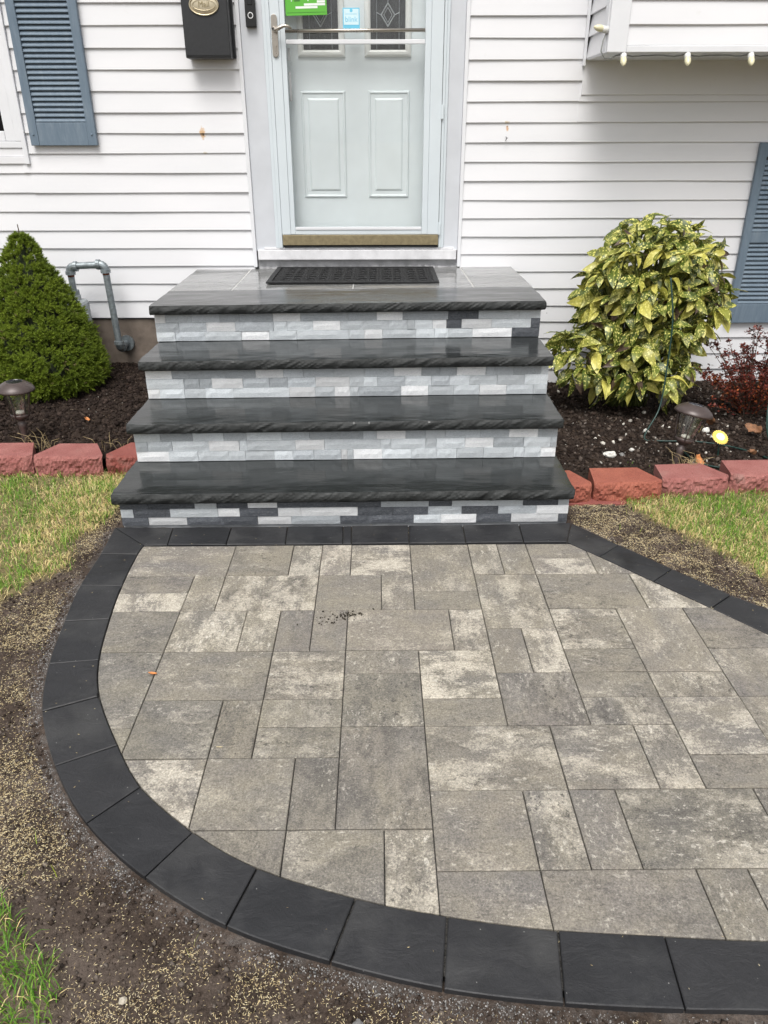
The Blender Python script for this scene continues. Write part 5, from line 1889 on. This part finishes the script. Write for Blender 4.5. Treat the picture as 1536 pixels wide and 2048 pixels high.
# grass seed spread over the bare soil
N = 620000
x = RNG.uniform(-1.75, 1.75, N)
y = RNG.uniform(.60, 3.0, N)
k = in_view(x, y) & ~((x > -1.08) & (x < .78) & (y > 2.66)) & ~((x > -.75) & (x < .7) & (y > 1.3))
x, y = x[k], y[k]
N = len(x)
d = patio_dist(x, y)
w1 = fbm(x, y, 4.2, 3, 131)
w2 = fbm(x, y, 13, 3, 137)
dens = smooth(.012, .07, d) * smooth(.62, .30, d) * np.clip(.50 + 2.1 * w1 + 2.3 * w2, .12, 1)
heap = np.exp(-(((x + .92) / .10) ** 2 + ((y - 1.33) / .16) ** 2)) + np.exp(-(((x + 1.11) / .05) ** 2 + ((y - 2.05) / .10) ** 2)) + .7 * np.exp(-(((x + .80) / .08) ** 2 + ((y - 1.16) / .07) ** 2))
rt = (x > .7) & (y > 1.6)
dens = np.where(rt, smooth(.01, .03, d) * smooth(.42, .16, d) * np.clip(.60 + 2.2 * w2 + 1.0 * w1 + .6 * smooth(.05, .015, d), .1, 1), dens * .75 + heap * 1.3 * (d > .03))
k = (RNG.random(N) < dens) & in_view(x, y) & ~((x > -1.08) & (x < .78) & (y > 2.66)) & (lawn_mask(x, y) < .6)
x, y = x[k], y[k]
ns = len(x)
on = RNG.random((420, 2)) * np.array([2.6, 2.2]) + np.array([-1.1, .78])       # a few strayed on to the paving
pd = patio_dist(on[:, 0], on[:, 1])
on = on[(pd < -.006) & (pd > -.17)]
P = np.concatenate([np.stack([x, y, ground_z(x, y) + .0020 + RNG.random(ns) * .0025], -1), np.stack([on[:, 0], on[:, 1], 0 * on[:, 0] + .0042], -1)])
n = len(P)
tv = np.array([(0, -1, 0), (0, 1, .05), (.20, 0, -.08), (-.20, 0, -.08), (0, 0, .20)], float)
tf = np.array([(0, 2, 4), (2, 1, 4), (1, 3, 4), (3, 0, 4)])
sc_ = np.stack([RNG.uniform(.0020, .0036, n)] * 3, -1)
sc_[:, 0] *= .85
pal = np.array([(.62, .50, .27), (.70, .60, .36), (.50, .39, .21), (.36, .27, .15), (.76, .67, .45)])
V, F, C = scatter(tv, tf, P, RNG.random(n) * 6.28, RNG.normal(0, .28, n), RNG.normal(0, .4, n), sc_, pal[RNG.integers(0, 5, n)] * RNG.uniform(.8, 1.15, (n, 1)))
tag(link('grass_seed', fast_mesh('grass_seed', V, F, C), 'seed_husk'), 'pale grass seed scattered over the bare soil beside the paving', 'grass seed', kind='stuff')

# soil crumbs and grit
def ico(jit, seed):
    r = np.random.default_rng(seed)
    t_ = (1 + 5 ** .5) / 2
    v = np.array([(-1, t_, 0), (1, t_, 0), (-1, -t_, 0), (1, -t_, 0), (0, -1, t_), (0, 1, t_), (0, -1, -t_), (0, 1, -t_), (t_, 0, -1), (t_, 0, 1), (-t_, 0, -1), (-t_, 0, 1)], float)
    v /= np.linalg.norm(v[0])
    v *= r.uniform(1 - jit, 1 + jit, (12, 1))
    f = np.array([(0, 11, 5), (0, 5, 1), (0, 1, 7), (0, 7, 10), (0, 10, 11), (1, 5, 9), (5, 11, 4), (11, 10, 2), (10, 7, 6), (7, 1, 8), (3, 9, 4), (3, 4, 2), (3, 2, 6), (3, 6, 8), (3, 8, 9), (4, 9, 5), (2, 4, 11), (6, 2, 10), (8, 6, 7), (9, 8, 1)])
    return v, f
def octa(seed):
    r = np.random.default_rng(seed)
    v = np.array([(1, 0, 0), (-1, 0, 0), (0, 1, 0), (0, -1, 0), (0, 0, 1), (0, 0, -1)], float) * r.uniform(.75, 1.25, (6, 1))
    f = np.array([(0, 2, 4), (2, 1, 4), (1, 3, 4), (3, 0, 4), (2, 0, 5), (1, 2, 5), (3, 1, 5), (0, 3, 5)])
    return v, f
def crumbs(name, x, y, zf, smin, smax, pal, label, cat, power=3.0, low=False):
    n = len(x)
    s = smin + (smax - smin) * RNG.random(n) ** power
    z = zf(x, y) + s * .25
    tv, tf = octa(5) if low else ico(.28, 3)
    sc_ = s[:, None] * RNG.uniform(.6, 1.3, (n, 3))
    pal = np.array(pal)
    V, F, C = scatter(tv, tf, np.stack([x, y, z], -1), RNG.random(n) * 6.28, RNG.random(n) * 6.28, RNG.random(n) * 6.28, sc_, pal[RNG.integers(0, len(pal), n)] * RNG.uniform(.7, 1.3, (n, 1)))
    tag(link(name, fast_mesh(name, V, F, C), 'crumb'), label, cat, kind='stuff')
N = 150000
x, y = RNG.uniform(-1.8, 1.9, N), RNG.uniform(.58, 3.0, N)
k = in_view(x, y) & ~((x > -.75) & (x < .7) & (y > 1.3))
x, y = x[k], y[k]
d = patio_dist(x, y)
k = (d > .012) & (d < .62) & in_view(x, y) & ~((x > -1.08) & (x < .78) & (y > 2.66)) & (lawn_mask(x, y) < .7)
crumbs('soil_crumbs', x[k], y[k], ground_z, .0012, .0070, [(.032, .023, .018), (.050, .037, .029), (.068, .052, .042), (.085, .067, .056), (.045, .035, .030), (.12, .10, .085)], 'loose brown soil crumbs on the bare strip round the paving', 'soil', 4.5, True)
N = 420000
x, y = RNG.uniform(-1.25, 1.3, N), RNG.uniform(.60, 2.75, N)
k = in_view(x, y) & ~((x > -.72) & (x < .68) & (y > 1.3))
x, y = x[k], y[k]
N = len(x)
d = patio_dist(x, y)
k = (d > .004) & (RNG.random(N) < smooth(.075, .0, d) * np.where((x > .7) & (y > 1.5), .35, 1.0) * np.clip(.60 + 2.6 * fbm(x, y, 5, 3, 151), 0, 1)) & in_view(x, y) & ~((x > -1.08) & (x < .78) & (y > 2.66))
crumbs('stone_grit', x[k], y[k], ground_z, .0008, .0027, [(.26, .255, .25), (.18, .175, .17), (.34, .33, .32), (.09, .09, .09), (.22, .21, .20)], 'grey stone grit spilled along the charcoal border', 'grit', 2.0, True)
N = 9000
x, y = RNG.uniform(-2.5, -1.06, N), RNG.uniform(3.40, 4.70, N)
crumbs('bed_clods', x, y, bed_z_left, .002, .015, [(.018, .012, .010), (.03, .021, .017), (.045, .032, .026), (.024, .017, .014)], 'dark mulch clods filling the left bed', 'mulch', 3)
N = 9000
x, y = RNG.uniform(.8, 2.6, N), RNG.uniform(3.15, 4.70, N)
crumbs('bed_clods', x, y, bed_z_right, .002, .014, [(.022, .015, .012), (.04, .028, .022), (.06, .044, .035), (.03, .022, .018), (.09, .072, .06)], 'dark soil clods filling the right bed', 'mulch', 3)
N = 330
x, y = RNG.uniform(.85, 2.4, N), RNG.uniform(3.18, 4.6, N)
crumbs('bed_pebbles', x, y, bed_z_right, .003, .013, [(.30, .28, .25), (.40, .38, .34), (.22, .19, .17), (.5, .47, .42)], 'pale pebbles and wood bits strewn over the right bed', 'pebbles', 2.5)
N = 260
x, y = RNG.uniform(-2.4, -1.08, N), RNG.uniform(3.40, 4.4, N)
crumbs('bed_flecks', x, y, bed_z_left, .0012, .0038, [(.40, .38, .34), (.5, .47, .42), (.22, .19, .17)], 'tiny pale flecks in the left bed', 'pebbles', 2.5)
x, y = -.135 + RNG.normal(0, .040, 110), 2.070 + RNG.normal(0, .018, 110) + .0
y = y + .25 * (x + .135)
crumbs('soil_crumbs', x, y, lambda a, b: a * 0 + .0008, .0012, .0050, [(.045, .038, .030), (.065, .055, .042), (.03, .026, .02)], 'spilled dark soil crumbs lying on the middle of the patio', 'soil', 2.0, True)
# bark chips over both beds
tvc = np.array([(-1, -.3, 0), (1, -.25, .05), (.9, .3, 0), (-.9, .25, .06), (-.9, 0, -.2), (.9, 0, -.2)], float)
tfc = np.array([(0, 1, 2), (0, 2, 3), (0, 4, 1), (1, 4, 5), (1, 5, 2), (2, 5, 3), (3, 5, 4), (3, 4, 0)])
for nm, xr, yr, zf, lab in (('bark_chips', (-2.5, -1.06), (3.38, 4.70), bed_z_left, 'dark bark chips on the left bed'), ('bark_chips', (.8, 2.6), (3.14, 4.70), bed_z_right, 'dark bark chips and twigs on the right bed')):
    N = 5200
    x, y = RNG.uniform(*xr, N), RNG.uniform(*yr, N)
    pal = np.array([(.022, .014, .011), (.04, .026, .019), (.065, .045, .032), (.03, .02, .016), (.13, .10, .075)])
    V, F, C = scatter(tvc, tfc, np.stack([x, y, zf(x, y) + .003], -1), RNG.random(N) * 6.28, RNG.normal(0, .35, N), RNG.normal(0, .35, N),
                      np.stack([RNG.uniform(.005, .019, N), RNG.uniform(.006, .014, N), RNG.uniform(.006, .014, N)], -1), pal[RNG.choice(5, N, p=[.3, .3, .2, .15, .05])])
    tag(link(nm, fast_mesh(nm, V, F, C), 'crumb'), lab, 'mulch', kind='stuff')

# ------------------------------------------------------------------ single stones and leaves
def stone(x, y, zf, s, mat, label, seed):
    bm = bmesh.new()
    bmesh.ops.create_icosphere(bm, subdivisions=3, radius=1)
    for v in bm.verts:
        n1 = mnoise.noise(v.co * 1.3 + Vector((seed, 0, 0)))
        n2 = mnoise.noise(v.co * 3.5 + Vector((0, seed, 0)))
        v.co *= 1 + .35 * n1 + .15 * n2
        v.co = Vector((v.co.x * s[0], v.co.y * s[1], v.co.z * s[2]))
    me = bpy.data.meshes.new('stone')
    bm.to_mesh(me)
    bm.free()
    z = float(zf(np.array([x]), np.array([y]))[0])
    o = link('stone', me, mat, loc=(x, y, z + s[2] * .45), smooth=False)
    o.rotation_euler = (0, 0, seed)
    tag(o, label, 'stone')
stone(1.085, 3.34, bed_z_right, (.036, .020, .016), 'white_stone', 'long white stone lying in the bed near the right steps', .3)
stone(1.150, 3.365, bed_z_right, (.016, .013, .011), 'grey_stone', 'round grey stone touching the long white stone', 1.7)
stone(1.205, 3.40, bed_z_right, (.012, .010, .009), 'white_stone', 'small pale stone right of the long white stone', 2.9)
stone(1.375, 3.72, bed_z_right, (.013, .011, .012), 'white_stone', 'pale pebble at the foot of the hanging green cord', 3.3)
stone(1.680, 3.70, bed_z_right, (.026, .018, .018), 'white_stone', 'whitish stone below the curled brown leaf', 4.1)
stone(1.665, 3.62, bed_z_right, (.024, .008, .008), 'white_stone', 'thin pale stone sliver below the whitish stone', 5.3)
stone(1.60, 4.42, bed_z_right, (.014, .012, .012), 'white_stone', 'pale pebble by the siding between both right shrubs', 6.1)
stone(.185, .772, ground_z, (.011, .013, .008), 'grey_stone', 'small grey stone in the soil at the bottom edge', 7.7)
stone(-.045, .80, ground_z, (.013, .010, .009), 'grey_stone', 'grey pebble in the soil left of the bottom edge stone', 8.2)
stone(-.475, .842, ground_z, (.0075, .007, .006), 'tan_stone', 'round cream pebble near the bottom left grass', 9.2)

simple('seed_straw', (.50, .42, .27), .7, var=.1)
def dry_leaf(x, y, z, L, W, rot, mat, label, crumple=.3, seed=0):
    nx, ny = 6, 9
    V, F = [], []
    for j in range(ny + 1):
        t = j / ny
        w = W * (sin(pi * min(.98, t * .9 + .05)) ** .7) * (1 + .18 * sin(t * 19 + seed))
        for i in range(nx + 1):
            u = 2 * i / nx - 1
            zz = crumple * L * (.35 * u * u + .30 * mnoise.noise(Vector((u * 1.7 + seed, t * 3, 0))) + .25 * (t - .5) ** 2)
            V.append((u * w, (t - .5) * L, zz))
    for j in range(ny):
        for i in range(nx):
            a0 = j * (nx + 1) + i
            F.append((a0, a0 + 1, a0 + nx + 2, a0 + nx + 1))
    me = bpy.data.meshes.new('fallen_leaf')
    me.from_pydata(V, [], F)
    o = link('fallen_leaf', me, mat, loc=(x, y, z), smooth=True)
    o.rotation_euler = rot
    md = o.modifiers.new('thickness', 'SOLIDIFY')
    md.thickness = .0008
    tag(o, label, 'leaf')
dry_leaf(1.715, 3.84, bz(1.715, 3.84) + .035, .12, .045, (.6, .3, 1.4), 'dry_leaf', 'large curled brown leaf left of the red shrub', .7, 1)
dry_leaf(1.88, 3.62, bz(1.88, 3.62) + .022, .085, .03, (.3, -.4, .7), 'dry_leaf', 'brown leaf under the right side of the red shrub', .6, 4)
dry_leaf(1.445, 3.20, bz(1.445, 3.2) + .026, .065, .022, (.9, .2, .5), 'orange_leaf', 'orange brown leaf behind the red block by the leaning lamp', .6, 7)
dry_leaf(1.75, 3.32, bz(1.75, 3.32) + .02, .05, .016, (.5, .6, 2.2), 'dry_leaf', 'little tan leaf right of the daisy light', .6, 9)
dry_leaf(-1.52, 3.72, float(bed_z_left(np.array([-1.52]), np.array([3.72]))[0]) + .02, .030, .012, (.3, .3, .9), 'orange_leaf', 'tiny orange leaf in the left bed behind the red block', .5, 11)
dry_leaf(-.672, 1.776, .004, .026, .0045, (.05, .1, 1.35), 'orange_leaf', 'orange leaf scrap lying on a patio joint', .25, 13)
dry_leaf(-.42, 1.478, .003, .016, .0010, (0, .1, 1.5), 'seed_straw', 'pale straw scrap on a patio joint left of centre', .2, 15)
# dry grass wisps by the left lamp and the right lamp
def wisps(cx, cy, zf, n, lab, r):
    m = MB()
    rr_ = random.Random(r)
    for i in range(n):
        x0, y0 = cx + rr_.uniform(-.07, .07), cy + rr_.uniform(-.03, .03)
        z0 = float(zf(np.array([x0]), np.array([y0]))[0])
        a0 = rr_.uniform(0, 2 * pi)
        L = rr_.uniform(.03, .11)
        m.tube([(x0, y0, z0 - .005), (x0 + cos(a0) * L * .3, y0 + sin(a0) * L * .2, z0 + L * .6), (x0 + cos(a0) * L * .8, y0 + sin(a0) * L * .5, z0 + L * .75)], [.0012, .001, .0005], 4)
    o = link('dry_wisps', m.mesh('dry_wisps'), 'straw')
    tag(o, lab, 'grass', kind='stuff')
simple('straw', (.38, .29, .15), .7, var=.2, scale=40)
wisps(-1.66, 3.42, bed_z_left, 26, 'dry straw wisps at the foot of the upright lamp', 2)
wisps(-1.29, 3.40, bed_z_left, 10, 'dry straw wisps in the gap between left red blocks', 6)
wisps(1.40, 3.17, bed_z_right, 46, 'dry straw tuft at the foot of the leaning lamp', 3)
